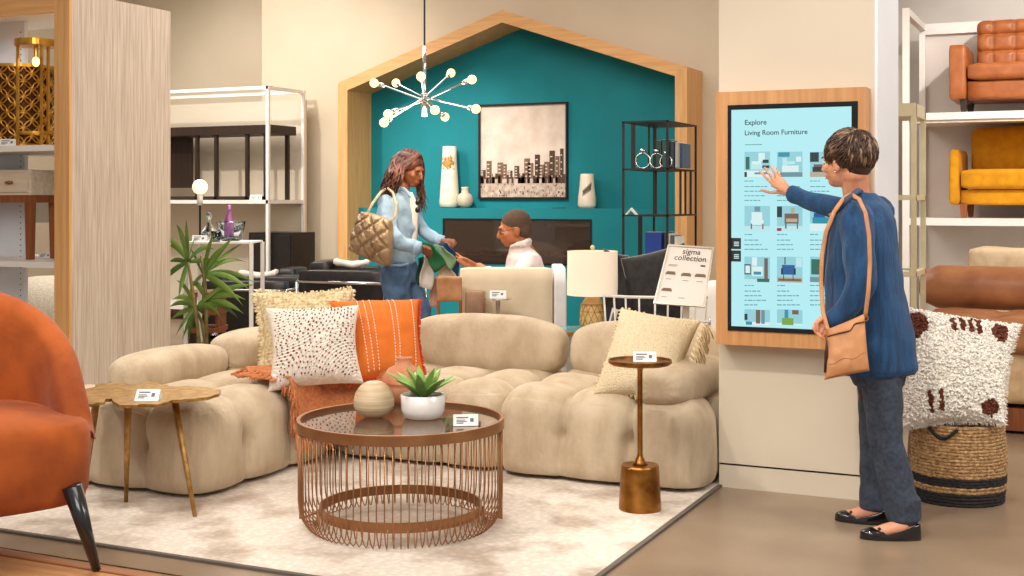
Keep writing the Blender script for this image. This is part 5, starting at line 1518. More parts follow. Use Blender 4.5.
# ================================================================ PEOPLE
def loft(mb, levels, n=28, e=1.):
    """levels: (centre, half-axis vector A, half-axis vector B)"""
    vs = []; fs = []
    for c, A, B in levels:
        for j in range(n):
            t_ = 2 * pi * j / n
            ca, sa = math.copysign(abs(cos(t_)) ** e, cos(t_)), math.copysign(abs(sin(t_)) ** e, sin(t_))
            vs.append(Vector(c) + A * ca + B * sa)
    for i in range(len(levels) - 1):
        for j in range(n):
            j2 = (j + 1) % n; fs.append((i * n + j, i * n + j2, (i + 1) * n + j2, (i + 1) * n + j))
    fs.append(tuple(range(n - 1, -1, -1))); fs.append(tuple((len(levels) - 1) * n + j for j in range(n)))
    return mb.add(vs, fs)
def limb(mb, pts, rs, n=16):
    """tapered limb with rounded joints, densely sampled"""
    P_ = [Vector(p) for p in pts]; pp, rr2 = [], []
    for i in range(len(P_) - 1):
        for k in range(8):
            t_ = k / 8
            p0 = P_[max(i - 1, 0)]; p1 = P_[i]; p2 = P_[i + 1]; p3 = P_[min(i + 2, len(P_) - 1)]
            q_ = .5 * ((2 * p1) + (p2 - p0) * t_ + (2 * p0 - 5 * p1 + 4 * p2 - p3) * t_ * t_ + (3 * p1 - p0 - 3 * p2 + p3) * t_ ** 3)
            pp.append(q_); rr2.append(rs[i] * (1 - t_) + rs[i + 1] * t_)
    pp.append(P_[-1]); rr2.append(rs[-1])
    mb.tube(pp, rr2, n)
    mb.ell(pp[0], (rs[0],) * 3, n=14); mb.ell(pp[-1], (rs[-1],) * 3, n=14)
    return mb
def axes(f, tilt=0.):
    f = Vector(f).normalized(); l = UP.cross(f).normalized(); u = f.cross(l).normalized()
    if tilt:
        R_ = Matrix.Rotation(tilt, 3, f); l = R_ @ l; u = R_ @ u
    return f, l, u
def head(mb, c, f, l, u, s=1.):
    A = (l, f, u)
    def el(df, dl, du, r): mb.ell(c + f * df * s + l * dl * s + u * du * s, tuple(q_ * s for q_ in r), A, n=22)
    el(-.012, 0, .022, (.074, .094, .092))
    el(.024, 0, -.026, (.062, .070, .080))
    el(.050, 0, -.078, (.036, .038, .026))
    el(-.03, 0, -.055, (.055, .055, .05))
    for q_ in (-1, 1):
        el(.060, q_ * .034, -.022, (.024, .026, .024))
        el(.000, q_ * .074, -.016, (.010, .018, .030))
        el(.002, q_ * .079, -.008, (.008, .014, .018))
        el(.080, q_ * .031, .012, (.015, .010, .008))
    el(.082, 0, .026, (.044, .014, .010))
    mb.tube([c + (f * .088 + u * .016) * s, c + (f * .104 - u * .008) * s, c + (f * .112 - u * .026) * s, c + (f * .098 - u * .034) * s], [.007 * s, .010 * s, .013 * s, .010 * s], 10)
    el(.088, 0, -.054, (.024, .012, .007)); el(.086, 0, -.064, (.020, .012, .007))
def face_parts(par, org, c, f, l, u, s, lipm, browm, closed=False):
    A = (l, f, u)
    b = MB(org)
    for z in (-.0535, -.063): b.ell(c + (f * .0945 + u * z) * s, (.019 * s, .0065 * s, .0045 * s), A, n=12)
    b.build('lips', lipm, par, smooth=True)
    for q_ in (-1, 1):
        e_ = c + (f * .083 + l * q_ * .031 + u * .0) * s
        if not closed:
            b = MB(org).ell(e_, (.0125 * s, .009 * s, .006 * s), A, n=14); ey = b.build('eye', M('eye_white', (226, 218, 210), .3), par, smooth=True)
            MB(org).ell(e_ + f * .0065 * s - u * .001, (.0052 * s, .004 * s, .0052 * s), A, n=12).build('iris', M('iris_dark', (30, 20, 16), .2), ey, smooth=True)
        else:
            MB(org).tube([e_ + (l * -.013 + f * .006 - u * .001) * s, e_ + (f * .010 - u * .005) * s, e_ + (l * .013 + f * .006 - u * .001) * s], .0022 * s, 6).build('eye_lashes', browm, par)
        MB(org).tube([e_ + (l * -.016 + f * .007 + u * .018) * s, e_ + (f * .012 + u * .022) * s, e_ + (l * .016 + f * .005 + u * .017) * s], [.0022 * s, .0034 * s, .002 * s], 6).build('eyebrow', browm, par)
def hand(mb, w, digits, s=1., pal=.013):
    """w: wrist, digits: five lists [knuckle, bend, tip]; first is the thumb"""
    w = Vector(w)
    for i, d in enumerate(digits):
        d = [Vector(q_) for q_ in d]
        r0 = (.0105, .0092, .0096, .009, .008)[i] * s
        mb.tube([w, w + (d[0] - w) * .5, d[0]], [pal * s * 1.15, pal * s * (1.05 if i else .95), pal * s * (.9 if i else .8)], 10)
        pts = []
        for k in range(len(d) - 1):
            for q_ in range(4): pts.append(d[k] + (d[k + 1] - d[k]) * q_ / 4)
        pts.append(d[-1]); m = len(pts)
        mb.ell(d[0], (r0 * 1.12,) * 3, n=10)
        mb.tube(pts, [r0 * (1 - .28 * k / (m - 1)) for k in range(m)], 10); mb.ell(pts[-1], (r0 * .74,) * 3, n=10)
def nails(par, org, tips, m):
    pass

# ---------------------------------------------------------------- woman at the touch screen
wO = P(880, 530, 5.16); wO.z = 0
W = thing('person', 'person in long blue cardigan and dark jeans tapping the tall touch screen', 'person', wO)
J = lambda px_, py_, D_: P(px_, py_, D_)
f = CV(-.85, .5).normalized(); r = CV(.5, .85).normalized()
hf, hl, hu = axes(CV(-.66, .74, -.06)); hc = J(847, 161, 5.14)
b = MB(wO)
head(b, hc, hf, hl, hu, 1.0)
limb(b, [hc - hu * .05 - hf * .03, J(857, 197, 5.15), J(864, 212, 5.16)], [.052, .055, .075])
loft(b, [(J(864, 204, 5.15), r * .10, f * .06), (J(865, 215, 5.15), r * .165, f * .085), (J(865, 245, 5.15), r * .15, f * .10), (J(868, 285, 5.15), r * .13, f * .09), (J(872, 325, 5.15), r * .16, f * .12), (J(874, 348, 5.15), r * .14, f * .11)])
limb(b, [J(879, 212, 5.28), J(835, 209, 5.42), J(791, 193, 5.615)], [.05, .04, .027])
limb(b, [J(856, 220, 5.0), J(861, 284, 4.92), J(832, 322, 4.95)], [.05, .04, .027])
sh = KF - .022
q = lambda px_, py_, o=0.: PY(px_, py_, sh - o)
hand(b, J(790, 193, 5.60), [[q(779, 192, .014), q(770, 192.5, .006), q(761.5, 190)], [q(772.5, 184, .012), q(766, 177.5, .016), q(759.8, 171.5)], [q(774.5, 181, .014), q(769.3, 174, .018), q(764.6, 167.6)],
    [q(777.5, 179, .014), q(774, 171.8, .018), q(770.4, 165.8)], [q(781.2, 179.8, .012), q(779, 173.5, .014), q(776.8, 168)]], .84, pal=.017)
hw_ = J(830, 323, 4.95)
hand(b, hw_, [[J(821, 319, 4.90), J(816, 323, 4.89), J(817, 330, 4.89)], [J(817, 322, 4.93), J(813.5, 328, 4.91), J(818, 334, 4.89)], [J(819, 325, 4.92), J(816, 332, 4.90), J(821.5, 337, 4.885)],
    [J(822, 328, 4.92), J(819.5, 335, 4.90), J(825, 339, 4.885)], [J(825.5, 330, 4.93), J(824, 336, 4.91), J(828.5, 338.5, 4.89)]])
# legs and feet
nk = [J(880, 340, 5.08), J(884, 425, 5.06), J(905, 512, 5.06)]; fk = [J(874, 340, 5.22), J(873, 425, 5.28), J(877, 504, 5.28)]
limb(b, nk, [.085, .055, .038]); limb(b, fk, [.085, .055, .036])
def foot(mb, heel, toe, ank):
    d = toe - heel
    limb(mb, [ank, heel + d * .30 + UP * .058, heel + d * .60 + UP * .034, heel + d * .88 + UP * .022], [.032, .029, .027, .016], 14)
    limb(mb, [ank, heel + d * .14 + UP * .04], [.03, .020], 12)
nh, nt = PZ(920, 540), PZ(861, 538.5); fh, ft = PZ(889, 525.5), PZ(836, 520)
foot(b, nh, nt, J(905, 516, 5.06)); foot(b, fh, ft, J(877, 507, 5.28))
remesh(b, 'body', skin1, W, vox=.0036, smooth=3)
face_parts(W, wO, hc, hf, hl, hu, 1., M('lips_rose', (176, 92, 80), .5), M('brow_brown', (70, 50, 38), .8))
shoem = M('black_patent', (18, 17, 18), .14, coat=.6)
def shoe(heel, toe, bow=True):
    d = toe - heel; L_ = d.length; dn = d.normalized(); sd = UP.cross(dn)
    b = MB(wO)
    # sole outline lofted upwards, low at the vamp opening, higher at heel and toe
    K = 40; lv = []
    def outline(t_):
        # t in 0..1 round the sole; returns (along, side)
        a = 2 * pi * t_; x = .5 - .5 * cos(a); w = .036 * (sin(pi * min(1, max(0, x))) ** .45) * (.82 + .25 * x) * (1 if sin(a) > 0 else -1)
        return x, w
    vs = []; fs = []
    def topz(x):
        if x < .16: return .062 - .05 * x
        if x < .62: return .050 - .045 * (x - .16) / .46 * .7
        return .036 - .012 * ((x - .62) / .38)
    for lev in range(7):
        for k in range(K):
            x, w = outline(k / K); zt__ = topz(x); fr = lev / 6
            z = .002 + zt__ * (fr ** .8); inset = 1 - .10 * fr ** 2 - (.02 if lev == 0 else 0)
            xx = .5 + (x - .5) * (1 - .03 * fr)
            vs.append(heel + d * (xx * 1.04 - .02) + sd * w * inset + UP * z)
    for lev in range(6):
        for k in range(K): fs.append((lev * K + k, lev * K + (k + 1) % K, (lev + 1) * K + (k + 1) % K, (lev + 1) * K + k))
    fs.append(tuple(range(K - 1, -1, -1)))
    b.add(vs, fs)
    # toe cap
    b.ell(heel + d * .80 + UP * .022, (L_ * .215, .034, .022), (dn, sd, UP), n=22)
    o = b.build('shoe', shoem, W, smooth=True, solid=.003)
    b = MB(wO); c = heel + d * .70 + UP * .044
    b.ell(c + sd * .014, (.008, .013, .006), (dn, sd, UP), n=10); b.ell(c - sd * .014, (.008, .013, .006), (dn, sd, UP), n=10); b.ell(c, (.007, .006, .007), (dn, sd, UP), n=10)
    b.build('bow', shoem, o, smooth=True)
shoe(nh, nt); shoe(fh, ft)
# trousers
jeanD = M('dark_denim', (66, 74, 88), .85, col2=(46, 53, 66), nscale=60, bump=.3, bscale=180, contrast=(.3, .7))
b = MB(wO)
loft(b, [(J(874, 335, 5.15), r * .15, f * .12), (J(877, 360, 5.14), r * .16, f * .125), (J(879, 385, 5.13), r * .13, f * .10)])
limb(b, [J(880, 360, 5.08), J(883, 400, 5.07), J(886, 440, 5.06), J(897, 486, 5.055), J(903, 513, 5.05)], [.09, .078, .068, .068, .07])
limb(b, [J(876, 360, 5.2), J(875, 400, 5.24), J(873.5, 440, 5.27), J(873.5, 480, 5.28), J(874, 500, 5.28)], [.085, .07, .056, .055, .06])
for (cx, cy, cd, rr3) in ((904, 519, 5.05, .070), (873.5, 508, 5.28, .056)):
    c = J(cx, cy, cd); c2 = J(cx - 1, cy - 22, cd); b.tube([c2, c], [rr3 * .96, rr3], 20)
def wrk(co):
    v = co + wO; return co + Vector((noise.noise(v * 14), noise.noise(v * 14 + Vector((5, 0, 0))), 0)) * .007
remesh(b, 'trousers', jeanD, W, vox=.007, smooth=3, fn=wrk)
# cardigan
knitb = M('blue_knit', (34, 78, 120), .85, col2=(24, 56, 92), nscale=5, bump=.5, bscale=26, stretch=(9, 9, .6), sheen=.25, contrast=(.3, .7))
b = MB(wO)
loft(b, [(J(860, 192, 5.14), r * .062, f * .06), (J(863, 199, 5.15), r * .10, f * .075), (J(865, 206, 5.15), r * .165, f * .095), (J(864, 220, 5.15), r * .195, f * .12), (J(862, 245, 5.15), r * .185, f * .14), (J(863, 275, 5.15), r * .175, f * .15), (J(867, 310, 5.15), r * .185, f * .165), (J(872, 345, 5.15), r * .185, f * .168), (J(874, 366, 5.15), r * .18, f * .17), (J(873.5, 373, 5.15), r * .165, f * .155)], n=40)
limb(b, [J(878, 212, 5.27), J(856, 211, 5.35), J(826, 205, 5.46), J(800, 197.5, 5.575), J(793.5, 195.5, 5.60)], [.07, .056, .048, .040, .041])
limb(b, [J(856, 218, 5.01), J(858, 245, 4.96), J(861, 282, 4.91), J(848, 306, 4.92), J(833, 321, 4.94)], [.072, .066, .058, .048, .040])
def wrk2(co):
    v = co + wO; t_ = max(0, min(1, (1.2 - v.z) / .6))
    fold = sin((v.x * CS + v.y * SN) * 44 + 2 * noise.noise(v * 3)) * .006 * t_
    return co + Vector((noise.noise(v * 11), noise.noise(v * 11 + Vector((4, 1, 0))), noise.noise(v * 9))) * .009 - FW * fold
remesh(b, 'cardigan', knitb, W, vox=.006, smooth=4, fn=wrk2)
# grey scarf edge at the collar
b = MB(wO); b.tube([J(868, 194, 5.22), J(858, 191, 5.05), J(846, 200, 4.99), J(836, 212, 5.03)], [.010, .012, .012, .010], 10)
b.tube([J(836, 212, 5.03), J(827, 235, 5.05), J(823, 270, 5.06), J(821.5, 300, 5.06)], [.009, .008, .008, .006], 8)
b.build('collar_edge', M('grey_knit', (62, 80, 108), .9, col2=(70, 76, 92), nscale=80), W, smooth=True)
# hair
hair1 = M('dark_brown_hair', (84, 56, 40), .4, col2=(52, 34, 26), nscale=30, contrast=(.3, .7)); hair2 = M('silver_hair', (156, 126, 100), .4, col2=(118, 88, 64), nscale=30)
b = MB(wO); hr = random.Random(21)
A = (hl, hf, hu); cc_ = hc + hu * .036 - hf * .022
b.ell(cc_, (.087, .103, .092), A, n=40); b.ell(hc - hf * .055 - hu * .018, (.064, .050, .056), A, n=24)
cr = cc_ + hu * .05 - hf * .03
for k in range(1500):
    th_ = hr.uniform(0, 2 * pi); ph_ = hr.uniform(-.6, 1.5)
    d = (hl * cos(th_) * cos(ph_) + hf * sin(th_) * cos(ph_) + hu * sin(ph_))
    if d.dot(hf) > .62 and d.dot(hu) < .25: continue
    if d.dot(hu) < -.2 and d.dot(hf) > .1: continue
    p0 = cc_ + hl * d.dot(hl) * .085 + hf * d.dot(hf) * .101 + hu * d.dot(hu) * .090
    side_ = d.dot(hl)
    wv = noise.noise(p0 * 22) * .8
    flow = (p0 - cr).normalized() * .8 + hf * .75 - hu * .35 + hl * wv + Vector((hr.uniform(-1, 1), hr.uniform(-1, 1), hr.uniform(-1, 1))) * .16
    if d.dot(hf) < -.35: flow = (p0 - cr).normalized() - hu * .7 + hl * wv * .6 + Vector((hr.uniform(-1, 1), hr.uniform(-1, 1), hr.uniform(-1, 1))) * .14
    flow = (flow - d * flow.dot(d)).normalized(); ln = hr.uniform(.035, .065); up_ = hr.uniform(.003, .011)
    pts = []
    for q_ in range(6):
        t_ = q_ / 5
        c_ = p0 + flow * ln * t_; v_ = c_ - cc_
        k_ = sqrt((v_.dot(hl) / .086) ** 2 + (v_.dot(hf) / .102) ** 2 + (v_.dot(hu) / .091) ** 2)
        pts.append(cc_ + v_ / k_ + v_.normalized() * (up_ * sin(pi * t_ * .8) - .002 + .003 * t_) - hu * .006 * t_ * t_)
    if (pts[-1] - hc).dot(hu) < -.080: continue
    b.mi = 1 if hr.random() < .16 + .2 * (noise.noise(p0 * 30) > .15) else 0
    b.tube(pts, [.0022, .0036, .0036, .0032, .0024, .0008], 5)
b.build('hair', [hair1, hair2], W, smooth=True)
MB(wO).ell(hc + hl * .088 - hf * .0 - hu * .046, (.004, .004, .004), n=10).build('earring', chrome, W, smooth=True)
# crossbody bag
tanb = M('tan_bag_leather', (206, 146, 98), .5, col2=(184, 122, 76), nscale=9, bump=.15, bscale=60)
bO = J(846, 350, 4.86)
bag = thing('crossbody_bag', 'tan leather crossbody bag with long strap worn by the woman in the blue cardigan', 'bag', bO)
Bc = [J(824.5, 380, 4.86), J(869, 371, 4.84), J(864, 314, 4.87), J(826, 330, 4.89)]
b = MB(bO)
S_, nb = quad_cushion(b, Bc, .075, n=40, pinch=.02, power=.25, edge=.012, tn=lambda u, v: .004 * noise.noise(Vector((u * 5, v * 5, 0))))
b.build('body', tanb, bag, smooth=True)
b = MB(bO)
fl_ = [(0.0, .86), (.60, .80), (.72, .90), (1.0, .86)]
vs = []; N_ = 24
def flapv(u):
    for k in range(3):
        if u <= fl_[k + 1][0] + 1e-9:
            t_ = (u - fl_[k][0]) / (fl_[k + 1][0] - fl_[k][0]); return fl_[k][1] * (1 - t_) + fl_[k + 1][1] * t_
    return .86
for i in range(N_ + 1):
    u = .02 + .96 * i / N_
    for k in range(6): vs.append(S_(u, flapv(i / N_) + (.995 - flapv(i / N_)) * k / 5, 1, .004))
fs = [(i * 6 + k, (i + 1) * 6 + k, (i + 1) * 6 + k + 1, i * 6 + k + 1) for i in range(N_) for k in range(5)]
b.add(vs, fs); b.build('flap', tanb, bag, smooth=True, solid=.003)
MB(bO).tube([S_(.02 + .96 * i / N_, flapv(i / N_) - .004, 1, .004) for i in range(N_ + 1)], .0022, 6).build('flap_edge', M('dark_edge', (70, 40, 26), .5), bag)
MB(bO).tube([S_(.05 + .9 * i / 12, .30 - .03 * sin(i), 1, .0006) for i in range(13)], .0012, 5).build('seam', M('seam_tan', (160, 104, 62), .6), bag)
st_pts = [J(829, 334, 4.87), J(823, 312, 4.90), J(821, 280, 4.93), J(822, 255, 4.95), J(826, 232, 4.955), J(834, 212, 4.96), J(843, 199, 4.985), J(851, 194.5, 5.02), J(859, 199, 4.97), J(865.5, 213, 4.88), J(869, 235, 4.855), J(870, 262, 4.845), J(868.5, 290, 4.84), J(865, 318, 4.855)]
pp = []
for i in range(len(st_pts) - 1):
    for k in range(4): pp.append(st_pts[i] + (st_pts[i + 1] - st_pts[i]) * k / 4)
pp.append(st_pts[-1])
MB(bO).tube(pp, .0085, 8, flat=.3, up=tuple(-FW)).build('strap', tanb, bag, smooth=True)
for q_ in (J(865, 318, 4.865), J(828, 336, 4.87)):
    MB(bO).tube([q_ + RT * .012 * cos(a) + UP * .012 * sin(a) for a in [2 * pi * k / 14 for k in range(14)]], .0028, 6, closed=True).build('ring', goldm, bag, smooth=True)
b = MB(bO); q_ = J(826.5, 340, 4.84)
for k in range(9): b.tube([q_, q_ + RT * (k - 4) * .0012 - UP * .05, q_ + RT * (k - 4) * .002 - UP * .125], [.003, .0035, .003], 5)
b.build('tassel', M('dark_tassel', (58, 36, 28), .6), bag, smooth=True)

# ---------------------------------------------------------------- woman in denim
V0 = P(402, 395, 8.32); V0.z = 0
V = thing('person', 'person with long auburn hair in light denim jacket and jeans holding fabric swatches', 'person', V0)
f = CV(.93, -.37).normalized(); r = CV(-.37, -.93).normalized()
hf, hl, hu = axes(CV(.80, -.50, -.36)); hc = J(409.5, 169, 8.3)
b = MB(V0); head(b, hc, hf, hl, hu, 1.02)
limb(b, [hc - hu * .05 - hf * .03, J(402, 189, 8.3), J(400, 197, 8.3)], [.046, .05, .07])
loft(b, [(J(400, 196, 8.3), r * .10, f * .06), (J(400, 205, 8.3), r * .15, f * .08), (J(400, 220, 8.3), r * .13, f * .07), (J(400, 243, 8.3), r * .12, f * .085), (J(398, 262, 8.3), r * .15, f * .11), (J(398, 275, 8.3), r * .15, f * .11)])
limb(b, [J(389, 205, 8.14), J(392, 236, 8.08), J(419, 248, 8.08)], [.045, .038, .026]); limb(b, [J(410, 204, 8.46), J(424, 232, 8.48), J(442, 241.5, 8.38)], [.045, .038, .026])
hand(b, J(419.5, 248.3, 8.08), [[J(423, 246.5, 8.06), J(427, 247, 8.05), J(431, 248.5, 8.06)], [J(426, 248, 8.05), J(430, 250, 8.04), J(432, 253, 8.06)], [J(426.5, 250, 8.06), J(430, 253, 8.05), J(431, 256, 8.07)], [J(426, 252, 8.07), J(428.5, 255, 8.06), J(429, 257.5, 8.08)], [J(424.5, 253, 8.08), J(426, 256, 8.08), J(427, 258, 8.10)]], 1.05)
hand(b, J(442, 241.5, 8.38), [[J(445, 243, 8.35), J(448, 246, 8.33), J(450, 248, 8.33)], [J(449, 240, 8.36), J(454, 240, 8.34), J(456.5, 244, 8.33)], [J(448.5, 241.5, 8.35), J(453, 242.5, 8.33), J(454.5, 246, 8.32)], [J(447.5, 243, 8.35), J(451.5, 244.5, 8.33), J(452.5, 248, 8.32)], [J(446, 244, 8.36), J(449, 246.5, 8.34), J(449.5, 249, 8.33)]], 1.05)
limb(b, [J(396, 275, 8.2), J(396, 325, 8.2), J(393, 385, 8.25)], [.08, .05, .035]); limb(b, [J(404, 275, 8.4), J(421, 318, 8.28), J(420, 385, 8.38)], [.08, .05, .035])
remesh(b, 'body', skin2, V, vox=.006, smooth=2)
face_parts(V, V0, hc, hf, hl, hu, 1.02, M('lips_berry', (150, 58, 56), .4), M('brow_black', (30, 20, 16), .8), closed=True)
b = MB(V0); A = (hl, hf, hu)
lit = M('light_denim', (158, 184, 204), .85, col2=(132, 160, 186), nscale=14, bump=.3, bscale=120, contrast=(.3, .7)); jm = M('mid_denim', (84, 112, 146), .85, col2=(62, 88, 122), nscale=12, bump=.3, bscale=120, contrast=(.3, .7)); tee = M('white_tee', (236, 228, 220), .9)
b = MB(V0)
loft(b, [(J(397.5, 191, 8.3), r * .085, f * .062), (J(398, 194.5, 8.3), r * .12, f * .078), (J(398.5, 199, 8.3), r * .175, f * .088), (J(398.5, 210, 8.3), r * .19, f * .108), (J(399, 228, 8.3), r * .175, f * .115), (J(398.5, 246, 8.3), r * .165, f * .112), (J(397, 262, 8.3), r * .165, f * .125), (J(397, 267, 8.3), r * .15, f * .11)], n=36)
limb(b, [J(388, 204, 8.13), J(386.5, 220, 8.07), J(393, 236, 8.03), J(408, 245, 8.05), J(417.5, 248, 8.08)], [.064, .060, .054, .045, .040]); limb(b, [J(410, 204, 8.46), J(417, 220, 8.48), J(426, 233, 8.47), J(440, 241, 8.39)], [.06, .052, .046, .036])
b.tube([J(411, 198, 8.19), J(404, 190, 8.19), J(396, 187, 8.22), J(390, 190, 8.30), J(394, 190, 8.42)], [.012, .016, .018, .018, .014], 10)
wr3 = lambda co: co + Vector((noise.noise((co + V0) * 15), noise.noise((co + V0) * 15 + Vector((3, 0, 0))), noise.noise((co + V0) * 12))) * .016
remesh(b, 'denim_jacket', lit, V, vox=.008, smooth=2, fn=wr3)
b = MB(V0)
for (cx, cy, cd, rr4, dx_) in ((413.5, 247, 8.055, .047, 1), (437, 240, 8.40, .042, 1)):
    c = J(cx, cy, cd); d_ = CV(.93, .05, -.28).normalized(); b.tube([c, c + d_ * .045], [rr4, rr4 * .98], 18)
b.build('cuff', lit, V, smooth=True)
MB(V0).tube([J(384, 262, 8.14), J(391, 265, 8.09), J(400, 265.5, 8.10), J(408, 264, 8.16)], .008, 8).build('hem', lit, V, smooth=True)
b = MB(V0); loft(b, [(J(408, 192, 8.28), r * .03, f * .03), (J(410.5, 205, 8.28), r * .04, f * .05), (J(411.2, 225, 8.28), r * .04, f * .042), (J(410, 254, 8.28), r * .045, f * .036), (J(409, 260, 8.28), r * .04, f * .03)]); remesh(b, 't_shirt', tee, V, vox=.008, smooth=2)
b = MB(V0)
loft(b, [(J(398, 255, 8.3), r * .15, f * .11), (J(398, 268, 8.3), r * .165, f * .125), (J(399, 282, 8.3), r * .14, f * .11)])
limb(b, [J(395.5, 275, 8.2), J(397, 300, 8.19), J(397, 330, 8.2), J(394, 383, 8.25)], [.098, .085, .072, .062]); limb(b, [J(404, 275, 8.39), J(413, 296, 8.33), J(421, 318, 8.28), J(421, 350, 8.32), J(420, 383, 8.38)], [.096, .086, .074, .062, .058])
remesh(b, 'jeans', jm, V, vox=.009, smooth=2, fn=wr3)
for (a, c) in ((J(386, 400, 8.24), J(410, 400, 8.2)), (J(412, 400, 8.38), J(437, 400, 8.33))):
    a.z = c.z = .045; d = (c - a)
    MB(V0).ell(a + d * .5 - UP * .0, (d.length * .56, .045, .044), (d.normalized(), UP.cross(d.normalized()), UP), n=20, e=.8).build('shoe', tag_white, V, smooth=True)
# sunglasses hooked on the tee
sgm = M('dark_lens', (36, 22, 22), .12)
s_ = thing('sunglasses', 'dark sunglasses hooked on the neckline of the woman in denim', 'sunglasses', J(417.5, 205, 8.14))
for py_ in (202.5, 210):
    MB(s_.location).ell(J(417.5, py_, 8.12), (.016, .006, .019), (RT, FW, UP), n=16).build('lens', sgm, s_, smooth=True)
MB(s_.location).tube([J(418, 205.5, 8.12), J(418, 207.5, 8.12)], .003, 6).build('bridge', sgm, s_)
MB(s_.location).tube([J(419, 200, 8.12), J(416, 195, 8.15)], .0025, 6).build('temple', sgm, s_)
hairA = M('auburn_hair', (86, 42, 28), .38, col2=(44, 22, 18), nscale=26, contrast=(.3, .7)); hairB = M('chestnut_hair', (108, 58, 38), .38, col2=(78, 40, 28), nscale=26)
b = MB(V0); b.ell(hc + hu * .034 - hf * .024, (.090, .104, .090), A, n=36); b.ell(hc - hf * .06 - hu * .03, (.08, .06, .09), A, n=24)
hr = random.Random(9)
def lock(root, ends, r0):
    pts = []; n_ = 14; amp = hr.uniform(.006, .013); ph_ = hr.uniform(0, 6)
    for k in range(n_ + 1):
        t_ = k / n_
        if t_ < .5: q_ = root.lerp(ends[0], t_ * 2)
        else: q_ = ends[0].lerp(ends[1], t_ * 2 - 1)
        pts.append(q_ + (RT * sin(t_ * 17 + ph_) + FW * cos(t_ * 17 + ph_)) * amp * t_)
    b.mi = 1 if hr.random() < .3 else 0
    b.tube(pts, [r0 * (.6 + .6 * sin(pi * min(1, k / n_ + .15))) * (1 - .6 * (k / n_) ** 3) for k in range(n_ + 1)], 7)
part_ = hc + hu * .128 + hf * .01
def side_lock(sd, far):
    # from the parting over the side of the head, then down
    fr_ = hr.uniform(-.95, .62)
    root = hc + hu * (.126 - .03 * fr_ * fr_) + hf * (.005 + fr_ * .075) + hl * hr.uniform(-.012, .012)
    m1 = hc + hl * sd * .097 + hf * (fr_ * .08 - .012) + hu * hr.uniform(.005, .04)
    return root, m1
def chain(root, nodes, r0):
    nodes = [root] + nodes; pts = []; amp = hr.uniform(.005, .012); ph_ = hr.uniform(0, 6); n_ = len(nodes)
    for i_ in range(n_ - 1):
        p0 = nodes[max(i_ - 1, 0)]; p1 = nodes[i_]; p2 = nodes[i_ + 1]; p3 = nodes[min(i_ + 2, n_ - 1)]
        for k_ in range(7):
            t_ = k_ / 7; pts.append(.5 * ((2 * p1) + (p2 - p0) * t_ + (2 * p0 - 5 * p1 + 4 * p2 - p3) * t_ * t_ + (3 * p1 - p0 - 3 * p2 + p3) * t_ ** 3))
    pts.append(nodes[-1]); m_ = len(pts) - 1
    pts = [q_ + (RT * sin(k_ / m_ * 19 + ph_) + FW * cos(k_ / m_ * 19 + ph_)) * amp * max(0, k_ / m_ - .25) for k_, q_ in enumerate(pts)]
    b.mi = 1 if hr.random() < .3 else 0
    b.tube(pts, [r0 * (.55 + .6 * sin(pi * min(1, k_ / m_ + .1))) * (1 - .75 * (k_ / m_) ** 4) for k_ in range(m_ + 1)], 7)
for k in range(130):     # near side
    root, m1 = side_lock(-1, 0)
    chain(root, [m1, J(395 + hr.uniform(-8, 7), 178 + hr.uniform(-4, 5), 8.20 + hr.uniform(-.07, .10)), J(387 + hr.uniform(-8, 9), 194 + hr.uniform(-8, 8), 8.17 + hr.uniform(-.06, .08))], .0085)
for k in range(70):      # back of the head
    th_ = hr.uniform(-.9, .9)
    root = hc + hu * .122 - hf * hr.uniform(.0, .06) + hl * th_ * .04
    m1 = hc - hf * .115 * cos(th_) + hl * .09 * sin(th_) + hu * hr.uniform(-.01, .04)
    chain(root, [m1, J(389 + hr.uniform(-5, 7), 180 + hr.uniform(-4, 4), 8.30 + hr.uniform(-.08, .08)), J(382 + hr.uniform(-5, 10), 194 + hr.uniform(-8, 6), 8.28 + hr.uniform(-.08, .08))], .0085)
for k in range(50):      # far side, falling past the cheek
    root, m1 = side_lock(1, 1)
    chain(root, [m1, J(419 + hr.uniform(-3, 4), 184 + hr.uniform(-5, 5), 8.44 + hr.uniform(-.04, .04)), J(423 + hr.uniform(-5, 5), 206 + hr.uniform(-12, 8), 8.40 + hr.uniform(-.05, .05))], .0085)
b.build('hair', [hairA, hairB], V, smooth=True)
# quilted shoulder bag
qO = J(371, 240, 7.98)
qb = thing('shoulder_bag', 'quilted gold-beige puffy shoulder bag on the shoulder of the woman in denim', 'bag', qO)
Qc = [J(350, 250, 8.0), J(389, 266, 7.92), J(391, 221, 7.95), J(362, 212, 8.02)]
b = MB(qO)
S_, nq = quad_cushion(b, Qc, .20, n=60, pinch=-.10, power=.42, edge=.02, tn=lambda u, v: -.028 * max(exp(-abs(((u + v) * 2.6) % 1 - .5) / .09), exp(-abs(((u - v) * 2.6 + 5) % 1 - .5) / .09)) + .006 * noise.noise(Vector((u * 14, v * 14, 0))))
b.build('body', M('gold_nylon', (164, 138, 106), .35, metal=.3, col2=(136, 110, 80), nscale=8, bump=.2, bscale=30), qb, smooth=True)
stp_ = [J(366, 216, 7.97), J(372, 204, 8.02), J(381, 192, 8.10), J(387.5, 188, 8.14), J(393, 193, 8.06), J(396, 205, 8.02), J(395, 216, 8.0), J(388, 224, 7.95)]
MB(qO).tube(stp_, .009, 8).build('strap', M('bag_strap', (196, 176, 146), .6, col2=(170, 148, 116), nscale=30), qb, smooth=True)

